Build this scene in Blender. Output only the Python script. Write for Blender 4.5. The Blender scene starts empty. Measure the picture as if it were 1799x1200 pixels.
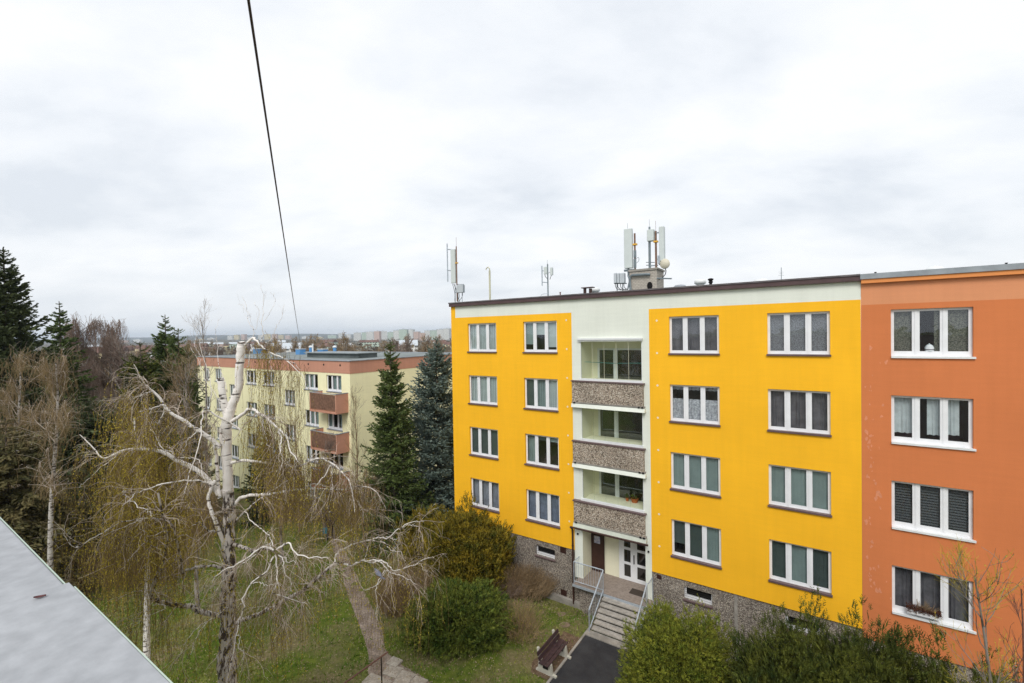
import bpy, math, random
import numpy as np
from mathutils import Matrix, Vector
C = bpy.context.scene.collection
R_ = np.random.default_rng(7)
random.seed(5)
# ---------------------------------------------------------------- camera model
F_, TH, RO, PHI = 800.0, .0158, .0172, .5901
H = 12.4                                   # eye height above the lawn
X0, Y0 = -2.399, 24.7586                   # point of the yellow facade under the first window column
def ray(x, y):
    dx, dy = x-899.5, y-600
    a = dx*math.cos(RO)-dy*math.sin(RO); b = dx*math.sin(RO)+dy*math.cos(RO)
    c, s = math.cos(TH), math.sin(TH)
    return np.array([a, F_*c-b*s, -F_*s-b*c])
D1 = np.array([math.cos(PHI), -math.sin(PHI), 0]); N1 = np.array([math.sin(PHI), math.cos(PHI), 0])
OO = np.array([X0, Y0, 0.])
def at(x, y, Y):                           # photo position and distance -> world
    d = ray(x, y); p = d*(Y/d[1]); p[2] += H; return p
def fac(x, y, n=0.):                       # -> local (u, n, z) on a plane n metres behind the facade
    d = ray(x, y); t = (OO@N1+n)/(d@N1); p = d*t
    return np.array([(p-OO)@D1, n, p[2]+H])
def gnd(x, y, z=0.):
    d = ray(x, y); p = d*((z-H)/d[2]); p[2] = z; return p
def loc(p):                                # world -> facade local
    q = np.array(p, float)-OO; return np.array([q@D1, q@N1, p[2]])
def glob(u, n, z=0.): return OO+D1*u+N1*n+np.array([0, 0, z])
def sm(a, b, x):
    t = np.clip((x-a)/(b-a), 0, 1); return t*t*(3-2*t)
def gz(x, y):
    x = np.asarray(x, float); y = np.asarray(y, float)
    u = (x-X0)*D1[0]+(y-Y0)*D1[1]; n = (x-X0)*N1[0]+(y-Y0)*N1[1]
    dip = -.5*sm(-1.9, -.4, n)*sm(-6, -1.5, u)*(1-sm(40, 60, u))
    dip = np.where((u > 6.6) & (u < 10.6) & (n < -.9), 0*dip, dip)
    far = -2.5*sm(30, 50, y)
    lump = .05*np.sin(x*1.3+.4*y)*np.sin(y*.9)+.03*np.sin(x*3.1)*np.sin(y*2.7+1)
    return np.minimum(dip, far)+lump*(n < -2.5)*(y > 3)*(1-np.clip((u-5.5)/2, 0, 1))
# ---------------------------------------------------------------- mesh builder
class MB:
    def __init__(s): s.v = []; s.f = []; s.n = 0; s.mi = []
    def add(s, v, f, mi=0):
        v = np.asarray(v, np.float32).reshape(-1, 3); f = np.asarray(f, np.int32)
        s.v.append(v); s.f.append(f+s.n); s.mi.append(np.full(len(f), mi, np.int32)); s.n += len(v); return s
    def box(s, x0, x1, y0, y1, z0, z1, mi=0, M=None):
        v = np.array([[x, y, z] for x in (x0, x1) for y in (y0, y1) for z in (z0, z1)], float)
        if M is not None: v = v@np.array(M)[:3, :3].T+np.array(M)[:3, 3]
        return s.add(v, [[0, 1, 3, 2], [4, 6, 7, 5], [0, 4, 5, 1], [2, 3, 7, 6], [0, 2, 6, 4], [1, 5, 7, 3]], mi)
    def quad(s, a, b, c, d, mi=0): return s.add([a, b, c, d], [[0, 1, 2, 3]], mi)
    def tube(s, pts, r, sides=6, mi=0, cap=True):
        pts = np.asarray(pts, float); r = np.broadcast_to(np.asarray(r, float), (len(pts),))
        s.tubes(pts[None], r[None], sides, mi)
        if cap:
            b = s.n-len(pts)*sides
            s.f.append(np.array([list(range(b, b+sides))[::-1], list(range(s.n-sides, s.n))], np.int32)); s.mi.append(np.full(2, mi, np.int32))
        return s
    def tubes(s, P, r, sides=3, mi=0):     # P (M,K,3), r (M,K)
        P = np.asarray(P, float); M, K, _ = P.shape
        if not M: return s
        T = np.gradient(P, axis=1); T /= np.linalg.norm(T, axis=2, keepdims=True)+1e-9
        ref = np.array([.31, .52, .17]); 
        if sides == 4 and M == 1 and abs(T[0, 0, 2]) < .3: ref = np.array([0.001, .002, 1.])
        A = np.cross(T, ref); A /= np.linalg.norm(A, axis=2, keepdims=True)+1e-9; B = np.cross(T, A)
        an = np.arange(sides)*2*math.pi/sides+(math.pi/4 if sides == 4 else 0)
        V = P[:, :, None]+r[:, :, None, None]*(A[:, :, None]*np.cos(an)[:, None]+B[:, :, None]*np.sin(an)[:, None])
        i = (np.arange(M)[:, None, None]*K+np.arange(K-1)[None, :, None])*sides
        j = np.arange(sides)[None, None]; j2 = (j+1) % sides
        f = np.stack([i+j, i+j2, i+sides+j2, i+sides+j], -1).reshape(-1, 4)
        return s.add(V.reshape(-1, 3), f, mi)
    def blades(s, c, d, w, l, mi=0):       # rhomb leaves: centres, directions, widths, lengths
        c = np.asarray(c, float); n = len(c)
        if not n: return s
        d = d/(np.linalg.norm(d, axis=1, keepdims=True)+1e-9)
        q = R_.normal(size=(n, 3)); q = np.cross(d, q); q /= np.linalg.norm(q, axis=1, keepdims=True)+1e-9
        w = np.broadcast_to(w, (n,))[:, None]; l = np.broadcast_to(l, (n,))[:, None]
        V = np.stack([c-d*l*.5, c+q*w*.5-d*l*.05, c+d*l*.5, c-q*w*.5-d*l*.05], 1)
        return s.add(V.reshape(-1, 3), np.arange(n*4).reshape(-1, 4), mi)
    def lathe(s, prof, cx=0, cy=0, sides=16, mi=0):
        P = np.array([[cx, cy, z] for r, z in prof]); r = [max(q, 1e-4) for q, z in prof]
        an = np.arange(sides)*2*math.pi/sides
        V = np.array([[cx+q*math.cos(a), cy+q*math.sin(a), z] for (q0, z), q in zip(prof, r) for a in an])
        f = [[k*sides+j, k*sides+(j+1) % sides, (k+1)*sides+(j+1) % sides, (k+1)*sides+j] for k in range(len(prof)-1) for j in range(sides)]
        s.add(V, f, mi); b = s.n-len(V)
        s.f.append(np.array([list(range(b, b+sides))[::-1], list(range(s.n-sides, s.n))], np.int32)); s.mi.append(np.full(2, mi, np.int32))
        return s
    def build(s, name, mats, parent=None, smooth=False, bevel=0):
        me = bpy.data.meshes.new(name)
        V = np.concatenate(s.v) if s.v else np.zeros((0, 3), np.float32)
        me.vertices.add(len(V)); me.vertices.foreach_set('co', V.ravel())
        L = np.concatenate([f.ravel() for f in s.f]); tot = np.concatenate([np.full(len(f), f.shape[1], np.int32) for f in s.f])
        me.loops.add(len(L)); me.loops.foreach_set('vertex_index', L)
        me.polygons.add(len(tot)); st = np.concatenate([[0], np.cumsum(tot)[:-1]]).astype(np.int32)
        me.polygons.foreach_set('loop_start', st); me.polygons.foreach_set('loop_total', tot)
        me.polygons.foreach_set('material_index', np.concatenate(s.mi))
        me.polygons.foreach_set('use_smooth', np.full(len(tot), bool(smooth)))
        for m in (mats if isinstance(mats, (list, tuple)) else [mats]): me.materials.append(m)
        me.update(calc_edges=True); me.validate()
        o = bpy.data.objects.new(name, me); C.objects.link(o)
        if parent is not None: o.parent = parent
        if bevel:
            b = o.modifiers.new('b', 'BEVEL'); b.width = bevel; b.segments = 2; b.limit_method = 'ANGLE'
        return o
def tag(o, label=None, cat=None, group=None, kind=None):
    if label: o['label'] = label
    if cat: o['category'] = cat
    if group: o['group'] = group
    if kind: o['kind'] = kind
    return o
def thing(name, label, cat, p=(0, 0, 0), rz=0, group=None):
    o = bpy.data.objects.new(name, None); C.objects.link(o); o.location = p; o.rotation_euler = (0, 0, rz)
    return tag(o, label, cat, group)
def dup(root, p, rz, sc=1, label=None):
    r = root.copy(); C.objects.link(r); r.location = p; r.rotation_euler = (0, 0, rz); r.scale = (sc, sc, sc)
    if label: r['label'] = label
    for ch in list(root.children):
        c = ch.copy(); C.objects.link(c); c.parent = r
        for g in ch.children:
            d = g.copy(); C.objects.link(d); d.parent = c
    return r
def cat_rom(P, k):                          # smooth resample of a polyline (n,d) -> (k,d)
    P = np.asarray(P, float); n = len(P)
    Q = np.vstack([2*P[0]-P[1], P, 2*P[-1]-P[-2]])
    t = np.linspace(0, n-1-1e-6, k); i = t.astype(int); f = (t-i)[:, None]
    a, b, c, d = Q[i], Q[i+1], Q[i+2], Q[i+3]
    return .5*((2*b)+(c-a)*f+(2*a-5*b+4*c-d)*f*f+(3*b-a-3*c+d)*f**3)
# ---------------------------------------------------------------- materials
def mat(name, col, rough=.75, spec=.3, metal=0, var=0, vs=2., bump=0, bs=40., col2=None, fine=0, fs=60.):
    m = bpy.data.materials.new(name); m.use_nodes = True; nt = m.node_tree; b = nt.nodes['Principled BSDF']
    b.inputs['Roughness'].default_value = rough; b.inputs['Specular IOR Level'].default_value = spec; b.inputs['Metallic'].default_value = metal
    b.inputs['Base Color'].default_value = (*col, 1)
    tc = nt.nodes.new('ShaderNodeTexCoord')
    last = None
    if col2 or var:
        n = nt.nodes.new('ShaderNodeTexNoise'); n.inputs['Scale'].default_value = vs; n.inputs['Detail'].default_value = 5; n.inputs['Roughness'].default_value = .65
        nt.links.new(tc.outputs['Object'], n.inputs['Vector'])
        r = nt.nodes.new('ShaderNodeValToRGB'); r.color_ramp.elements[0].position = .36; r.color_ramp.elements[1].position = .64
        c2 = col2 or tuple(min(1, c*(1+var)) for c in col); c1 = col if col2 else tuple(c*(1-var) for c in col)
        r.color_ramp.elements[0].color = (*c1, 1); r.color_ramp.elements[1].color = (*c2, 1)
        nt.links.new(n.outputs['Fac'], r.inputs['Fac']); last = r.outputs['Color']
    if fine:
        n2 = nt.nodes.new('ShaderNodeTexNoise'); n2.inputs['Scale'].default_value = fs; n2.inputs['Detail'].default_value = 3
        nt.links.new(tc.outputs['Object'], n2.inputs['Vector'])
        mr = nt.nodes.new('ShaderNodeMapRange'); mr.inputs['From Min'].default_value = .3; mr.inputs['From Max'].default_value = .7
        mr.inputs['To Min'].default_value = 1-fine; mr.inputs['To Max'].default_value = 1+fine
        nt.links.new(n2.outputs['Fac'], mr.inputs['Value'])
        mx = nt.nodes.new('ShaderNodeMix'); mx.data_type = 'RGBA'; mx.blend_type = 'MULTIPLY'; mx.inputs['Factor'].default_value = 1
        if last: nt.links.new(last, mx.inputs['A'])
        else: mx.inputs['A'].default_value = (*col, 1)
        nt.links.new(mr.outputs['Result'], mx.inputs['B']); last = mx.outputs['Result']
    if last: nt.links.new(last, b.inputs['Base Color'])
    if bump:
        n3 = nt.nodes.new('ShaderNodeTexNoise'); n3.inputs['Scale'].default_value = bs; n3.inputs['Detail'].default_value = 4
        nt.links.new(tc.outputs['Object'], n3.inputs['Vector'])
        bp = nt.nodes.new('ShaderNodeBump'); bp.inputs['Strength'].default_value = bump; bp.inputs['Distance'].default_value = .02
        nt.links.new(n3.outputs['Fac'], bp.inputs['Height']); nt.links.new(bp.outputs['Normal'], b.inputs['Normal'])
    return m
def mat_pebble(name, cols, scale=24):
    m = mat(name, (.3, .27, .24), .85, .2); nt = m.node_tree; b = nt.nodes['Principled BSDF']
    tc = nt.nodes.new('ShaderNodeTexCoord'); v = nt.nodes.new('ShaderNodeTexVoronoi'); v.inputs['Scale'].default_value = scale
    nt.links.new(tc.outputs['Object'], v.inputs['Vector'])
    sx = nt.nodes.new('ShaderNodeSeparateColor'); nt.links.new(v.outputs['Color'], sx.inputs['Color'])
    r = nt.nodes.new('ShaderNodeValToRGB'); r.color_ramp.interpolation = 'CONSTANT'
    el = r.color_ramp.elements
    while len(el) < len(cols): el.new(.5)
    for i, c in enumerate(cols): el[i].position = i/len(cols); el[i].color = (*c, 1)
    nt.links.new(sx.outputs['Red'], r.inputs['Fac'])
    mr = nt.nodes.new('ShaderNodeMapRange'); mr.inputs['From Min'].default_value = .35; mr.inputs['From Max'].default_value = .65
    mr.inputs['To Min'].default_value = 1; mr.inputs['To Max'].default_value = .45; nt.links.new(v.outputs['Distance'], mr.inputs['Value'])
    nz = nt.nodes.new('ShaderNodeTexNoise'); nz.inputs['Scale'].default_value = 1.3; nt.links.new(tc.outputs['Object'], nz.inputs['Vector'])
    m2 = nt.nodes.new('ShaderNodeMapRange'); m2.inputs['From Min'].default_value = .3; m2.inputs['From Max'].default_value = .7; m2.inputs['To Min'].default_value = .82; m2.inputs['To Max'].default_value = 1.15
    nt.links.new(nz.outputs['Fac'], m2.inputs['Value'])
    mu = nt.nodes.new('ShaderNodeMath'); mu.operation = 'MULTIPLY'; nt.links.new(mr.outputs['Result'], mu.inputs[0]); nt.links.new(m2.outputs['Result'], mu.inputs[1])
    mx = nt.nodes.new('ShaderNodeMix'); mx.data_type = 'RGBA'; mx.blend_type = 'MULTIPLY'; mx.inputs['Factor'].default_value = 1
    nt.links.new(r.outputs['Color'], mx.inputs['A']); nt.links.new(mu.outputs['Value'], mx.inputs['B']); nt.links.new(mx.outputs['Result'], b.inputs['Base Color'])
    bp = nt.nodes.new('ShaderNodeBump'); bp.inputs['Strength'].default_value = .5; bp.inputs['Distance'].default_value = .01; bp.invert = True
    nt.links.new(v.outputs['Distance'], bp.inputs['Height']); nt.links.new(bp.outputs['Normal'], b.inputs['Normal'])
    return m
def mat_glass(name, tint=(.86, .90, .90), base=.04):
    m = bpy.data.materials.new(name); m.use_nodes = True; nt = m.node_tree; nt.nodes.clear()
    o = nt.nodes.new('ShaderNodeOutputMaterial'); t = nt.nodes.new('ShaderNodeBsdfTransparent'); t.inputs[0].default_value = (*tint, 1)
    g = nt.nodes.new('ShaderNodeBsdfGlossy'); g.inputs['Roughness'].default_value = .02; g.inputs['Color'].default_value = (.9, .95, 1, 1)
    ge = nt.nodes.new('ShaderNodeNewGeometry'); dt = nt.nodes.new('ShaderNodeVectorMath'); dt.operation = 'DOT_PRODUCT'; nt.links.new(ge.outputs['Incoming'], dt.inputs[0]); nt.links.new(ge.outputs['True Normal'], dt.inputs[1])
    ab = nt.nodes.new('ShaderNodeMath'); ab.operation = 'ABSOLUTE'; nt.links.new(dt.outputs['Value'], ab.inputs[0])
    om = nt.nodes.new('ShaderNodeMath'); om.operation = 'SUBTRACT'; om.inputs[0].default_value = 1; nt.links.new(ab.outputs[0], om.inputs[1])
    pw = nt.nodes.new('ShaderNodeMath'); pw.operation = 'POWER'; pw.inputs[1].default_value = 5; nt.links.new(om.outputs[0], pw.inputs[0])
    a = nt.nodes.new('ShaderNodeMath'); a.operation = 'MULTIPLY_ADD'; a.inputs[1].default_value = .9; a.inputs[2].default_value = .05+base; nt.links.new(pw.outputs[0], a.inputs[0])
    # slightly wavy float glass
    tc = nt.nodes.new('ShaderNodeTexCoord'); n = nt.nodes.new('ShaderNodeTexNoise'); n.inputs['Scale'].default_value = 1.1
    nt.links.new(tc.outputs['Object'], n.inputs['Vector']); bp = nt.nodes.new('ShaderNodeBump'); bp.inputs['Strength'].default_value = .25; bp.inputs['Distance'].default_value = .03
    nt.links.new(n.outputs['Fac'], bp.inputs['Height']); nt.links.new(bp.outputs['Normal'], g.inputs['Normal'])
    mx = nt.nodes.new('ShaderNodeMixShader'); nt.links.new(a.outputs[0], mx.inputs[0]); nt.links.new(t.outputs[0], mx.inputs[1]); nt.links.new(g.outputs[0], mx.inputs[2])
    nt.links.new(mx.outputs[0], o.inputs[0]); return m
def mat_stucco(name, col, dirt=.06):
    """render coat: faint cloudiness, faint horizontal board lines of the insulation and vertical rain streaks"""
    m = mat(name, col, .85, .15, bump=.25, bs=55); nt = m.node_tree; b = nt.nodes['Principled BSDF']
    tc = nt.nodes.new('ShaderNodeTexCoord')
    def noise(sc, scale, det=5):
        mp = nt.nodes.new('ShaderNodeMapping'); mp.inputs['Scale'].default_value = sc; nt.links.new(tc.outputs['Object'], mp.inputs['Vector'])
        n = nt.nodes.new('ShaderNodeTexNoise'); n.inputs['Scale'].default_value = scale; n.inputs['Detail'].default_value = det; nt.links.new(mp.outputs[0], n.inputs['Vector']); return n
    def rng(n, lo, hi):
        r = nt.nodes.new('ShaderNodeMapRange'); r.inputs['From Min'].default_value = .3; r.inputs['From Max'].default_value = .7
        r.inputs['To Min'].default_value = lo; r.inputs['To Max'].default_value = hi; nt.links.new(n.outputs['Fac'], r.inputs['Value']); return r
    a = rng(noise((1, 1, 1), .5), 1-dirt, 1+dirt); c = rng(noise((1, 1, .08), 5), 1-dirt*.6, 1+dirt*.4); d = rng(noise((.1, .1, 1), 9), 1-dirt*.4, 1+dirt*.4)
    m1 = nt.nodes.new('ShaderNodeMath'); m1.operation = 'MULTIPLY'; nt.links.new(a.outputs[0], m1.inputs[0]); nt.links.new(c.outputs[0], m1.inputs[1])
    m2 = nt.nodes.new('ShaderNodeMath'); m2.operation = 'MULTIPLY'; nt.links.new(m1.outputs[0], m2.inputs[0]); nt.links.new(d.outputs[0], m2.inputs[1])
    mx = nt.nodes.new('ShaderNodeMix'); mx.data_type = 'RGBA'; mx.blend_type = 'MULTIPLY'; mx.inputs['Factor'].default_value = 1
    mx.inputs['A'].default_value = (*col, 1); nt.links.new(m2.outputs[0], mx.inputs['B']); nt.links.new(mx.outputs['Result'], b.inputs['Base Color'])
    return m
def mat_bark(name, light, dark, sc=(6, 6, 26), thr=.56, vs=1.):
    m = mat(name, light, .85, .2); nt = m.node_tree; b = nt.nodes['Principled BSDF']; tc = nt.nodes.new('ShaderNodeTexCoord')
    mp = nt.nodes.new('ShaderNodeMapping'); mp.inputs['Scale'].default_value = sc; nt.links.new(tc.outputs['Object'], mp.inputs['Vector'])
    n = nt.nodes.new('ShaderNodeTexNoise'); n.inputs['Scale'].default_value = vs; n.inputs['Detail'].default_value = 5; nt.links.new(mp.outputs[0], n.inputs['Vector'])
    r = nt.nodes.new('ShaderNodeValToRGB'); r.color_ramp.elements[0].position = thr-.03; r.color_ramp.elements[1].position = thr+.05
    r.color_ramp.elements[0].color = (*light, 1); r.color_ramp.elements[1].color = (*dark, 1); nt.links.new(n.outputs['Fac'], r.inputs['Fac'])
    nt.links.new(r.outputs['Color'], b.inputs['Base Color'])
    bp = nt.nodes.new('ShaderNodeBump'); bp.inputs['Strength'].default_value = .6; bp.inputs['Distance'].default_value = .02; bp.invert = True
    nt.links.new(n.outputs['Fac'], bp.inputs['Height']); nt.links.new(bp.outputs['Normal'], b.inputs['Normal'])
    return m
M = {}
M['yellow'] = mat_stucco('yellow_render', (.96, .50, .022), .045)
M['mint'] = mat_stucco('mint_render', (.76, .79, .71), .05)
M['orange'] = mat_stucco('orange_render', (.64, .205, .075), .045)
M['orange_pale'] = mat_stucco('pale_orange_render', (.70, .30, .15), .05)
M['orange_lip'] = mat_stucco('orange_lip_render', (.78, .30, .10), .04)
M['cream'] = mat_stucco('cream_render', (.93, .89, .58), .05)
M['terra'] = mat_stucco('terracotta_render', (.56, .285, .20), .07)
M['fascia'] = mat('brown_fascia', (.085, .05, .052), .5, .4, var=.15, vs=3)
M['brown'] = mat('brown_sill_metal', (.13, .085, .085), .45, .4, var=.12, vs=4)
M['brown_d'] = mat('brown_door_paint', (.05, .022, .017), .45, .4, var=.15, vs=5)
M['zinc'] = mat('zinc_flashing', (.28, .31, .34), .45, .5, var=.15, vs=3)
M['galv'] = mat('galvanised_steel', (.42, .47, .52), .45, .5, metal=.3, var=.15, vs=8)
M['white'] = mat('white_window_plastic', (.80, .81, .83), .4, .4, var=.04, vs=3)
M['whitem'] = mat('white_metal', (.72, .74, .74), .5, .4, var=.05, vs=3)
M['roof'] = mat('roof_felt', (.11, .13, .13), .85, .2, var=.2, vs=.6, fine=.15)
M['pebble'] = mat_pebble('pebble_dash', [(.47, .40, .31), (.16, .125, .095), (.55, .47, .38), (.33, .26, .205), (.70, .63, .53), (.40, .32, .25), (.51, .43, .35)], 30)
M['pebble_p'] = mat_pebble('plinth_pebble_dash', [(.36, .31, .255), (.16, .135, .115), (.44, .385, .315), (.25, .21, .18), (.47, .43, .37), (.29, .245, .21), (.34, .30, .255)], 28)
M['concrete'] = mat('concrete', (.29, .27, .24), .9, .2, var=.22, vs=2.5, fine=.15, bump=.3)
M['tread'] = mat('stone_tread', (.30, .28, .25), .85, .2, col2=(.43, .40, .36), vs=3.5, fine=.25, fs=45)
M['landing'] = mat('landing_tiles', (.23, .185, .155), .8, .3, col2=(.32, .265, .225), vs=9, fine=.2)
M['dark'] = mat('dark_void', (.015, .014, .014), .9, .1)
M['room'] = mat('room_wall', (.07, .06, .055), .9, .1, var=.3, vs=1)
M['glass'] = mat_glass('window_glass'); M['glass_l'] = mat_glass('loggia_glass', (.90, .94, .92), .02)
M['cur_l'] = mat('light_blind', (.52, .58, .58), .8, .2, var=.06, vs=1.5)
M['cur_m'] = mat('grey_green_blind', (.27, .34, .33), .8, .2, var=.08, vs=1.5)
M['cur_dk'] = mat('dark_green_blind', (.085, .11, .105), .8, .2, var=.1, vs=1.5)
M['cur_g'] = mat('grey_net_curtain', (.30, .31, .36), .9, .1, var=.2, vs=3)
M['cur_d'] = mat('dark_net_curtain', (.15, .14, .155), .9, .1, var=.25, vs=3)
M['cur_b'] = mat('blue_grey_curtain', (.22, .25, .33), .9, .1, var=.2, vs=3)
M['cur_w'] = mat('white_voile', (.62, .66, .68), .9, .1, var=.1, vs=4)
M['cur_lace'] = mat('lace_curtain', (.10, .095, .11), .9, .1, col2=(.34, .34, .37), vs=34)
M['cur_lace_w'] = mat('white_lace', (.30, .30, .35), .9, .1, col2=(.75, .76, .80), vs=14)
M['cur_pat'] = mat('patterned_curtain', (.05, .05, .045), .9, .1, col2=(.24, .23, .19), vs=26)
M['slat'] = mat('anthracite_blind', (.035, .042, .048), .5, .3)
M['purple'] = mat('purple_room', (.06, .03, .045), .9, .1)
M['bark_w'] = mat_bark('birch_bark', (.78, .745, .70), (.07, .055, .05), (3, 3, 14), .60)
M['bark_wg'] = mat_bark('grey_birch_bark', (.46, .43, .40), (.09, .075, .065), (5, 5, 12), .54)
M['bark_b'] = mat_bark('birch_base_bark', (.56, .52, .48), (.06, .048, .04), (13, 13, 5), .50)
M['twig'] = mat('birch_twig', (.10, .065, .03), .8, .2, col2=(.20, .14, .055), vs=1)
M['twig_w'] = mat('pale_twig', (.36, .29, .23), .8, .2, col2=(.56, .49, .42), vs=2)
M['catkin'] = mat('birch_buds', (.33, .26, .025), .8, .2, col2=(.52, .42, .05), vs=.9)
M['catkin_b'] = mat('brown_buds', (.17, .12, .06), .8, .2, col2=(.29, .21, .11), vs=.9)
M['bark'] = mat_bark('tree_bark', (.14, .11, .09), (.05, .04, .035), (8, 8, 3), .5)
M['bark_g'] = mat_bark('grey_bark', (.28, .25, .22), (.10, .085, .07), (8, 8, 3), .55)
M['spruce'] = mat('spruce_needles', (.050, .080, .020), .7, .25, col2=(.115, .155, .042), vs=1.6, fine=.3, fs=9)
M['spruce_d'] = mat('dark_spruce_needles', (.036, .050, .018), .7, .25, col2=(.085, .105, .040), vs=1.4, fine=.3, fs=8)
M['bluespruce'] = mat('blue_spruce_needles', (.075, .11, .095), .7, .25, col2=(.20, .26, .225), vs=1.6, fine=.3, fs=9)
M['olive'] = mat('brownish_olive_needles', (.07, .07, .026), .7, .2, col2=(.16, .13, .055), vs=1.3, fine=.3, fs=8)
M['yew'] = mat('yew_needles', (.05, .06, .008), .7, .2, col2=(.27, .195, .018), vs=2.0, fine=.6, fs=7)
M['yew_g'] = mat('green_yew_needles', (.026, .046, .010), .7, .2, col2=(.115, .125, .018), vs=1.7, fine=.6, fs=7)
M['juniper'] = mat('juniper_needles', (.040, .078, .012), .7, .2, col2=(.155, .175, .026), vs=2.2, fine=.6, fs=7)
M['juniper_l'] = mat('light_juniper_needles', (.075, .115, .014), .7, .2, col2=(.25, .25, .03), vs=2.6, fine=.6, fs=7)
M['bush_br'] = mat('bare_shrub_twigs', (.19, .13, .07), .8, .15, col2=(.36, .26, .15), vs=1.5)
M['bush_red'] = mat('reddish_twigs', (.15, .105, .085), .8, .15, col2=(.25, .185, .15), vs=1.2)
M['asphalt'] = mat('asphalt', (.028, .028, .031), .9, .25, col2=(.045, .045, .048), vs=1.2, fine=.35, fs=90, bump=.4, bs=90)
M['soil'] = mat('bare_soil', (.10, .065, .04), .95, .1, col2=(.17, .12, .08), vs=4, fine=.3, fs=30, bump=.5, bs=30)
M['wood_b'] = mat('bench_brown_paint', (.05, .028, .032), .5, .4, var=.25, vs=6)
M['conc_l'] = mat('pale_bench_concrete', (.45, .44, .38), .85, .2, var=.15, vs=6)
M['rust'] = mat('rusty_steel', (.16, .08, .06), .8, .3, var=.3, vs=14)
M['antenna'] = mat('antenna_plastic', (.60, .65, .64), .5, .3, var=.04, vs=2)
M['radio'] = mat('radio_unit_grey', (.50, .54, .57), .5, .4, var=.06, vs=4)
M['mast'] = mat('mast_steel', (.20, .24, .26), .5, .5, metal=.3, var=.2, vs=6)
M['mast_r'] = mat('rusty_mast', (.22, .13, .09), .7, .3, var=.3, vs=8)
M['cablem'] = mat('black_cable', (.025, .025, .028), .6, .3)
M['yellowtag'] = mat('yellow_band', (.75, .42, .06), .6, .3)
M['cable_br'] = mat('cable_brown', (.045, .032, .030), .6, .3)
M['grey_cap'] = mat('cap_white', (.85, .75, .55), .7, .2)
# ---------------------------------------------------------------- apartment building kit (local u, n, z)
def holes_wall(mb, u0, u1, z0, z1, holes, n=0., d=.12, mi=0, mr=None):
    us = sorted({u0, u1, *[h[0] for h in holes], *[h[1] for h in holes]}); zs = sorted({z0, z1, *[h[2] for h in holes], *[h[3] for h in holes]})
    us = [u for u in us if u0 <= u <= u1]; zs = [z for z in zs if z0 <= z <= z1]
    for a, b in zip(us[:-1], us[1:]):
        for c, e in zip(zs[:-1], zs[1:]):
            m_, q = (a+b)/2, (c+e)/2
            if any(h[0] < m_ < h[1] and h[2] < q < h[3] for h in holes): continue
            mb.quad((a, n, c), (b, n, c), (b, n, e), (a, n, e), mi)
    mr = mi if mr is None else mr
    for h in holes:
        a, b, c, e = h[:4]
        if b <= u0 or a >= u1 or e <= z0 or c >= z1: continue
        mb.quad((a, n, c), (a, n, e), (a, n+d, e), (a, n+d, c), mr); mb.quad((b, n, c), (b, n+d, c), (b, n+d, e), (b, n, e), mr)
        mb.quad((a, n, e), (b, n, e), (b, n+d, e), (a, n+d, e), mr); mb.quad((a, n, c), (a, n+d, c), (b, n+d, c), (b, n, c), mr)
def curtain_mesh(kind, u0, u1, z0, z1, n):
    mb = MB()
    if kind in ('pleat', 'flat'):
        k = 2 if kind == 'flat' else max(8, int((u1-u0)/.022)); us = np.linspace(u0, u1, k)
        nn = n+(0 if kind == 'flat' else 1)*.03*np.sin(us*68+np.sin(us*9)*2)*(.5+.5*np.sin(us*17+1))
        wob = 0 if kind == 'flat' else .01*np.sin(us*40)
        V = np.concatenate([np.stack([us, nn, np.full(k, z0)+wob], 1), np.stack([us, nn*0+n*.5+nn*.5, np.full(k, z1)], 1)])
        mb.add(V, [[i, i+1, k+i+1, k+i] for i in range(k-1)])
    elif kind == 'vbl':
        k = max(3, int((u1-u0)/.11)); w = (u1-u0)/k
        for i in range(k): mb.quad((u0+i*w, n+.012, z0), (u0+(i+1)*w+.006, n-.012, z0), (u0+(i+1)*w+.006, n-.012, z1), (u0+i*w, n+.012, z1))
    elif kind == 'hbl':
        k = int((z1-z0)/.085)
        for i in range(k):
            z = z0+i*(z1-z0)/k; mb.quad((u0, n-.02, z), (u1, n-.02, z), (u1, n+.03, z+.068), (u0, n+.03, z+.068))
    return mb
PF = [(.045, .275), (.373, .62), (.715, .955)]
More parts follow.
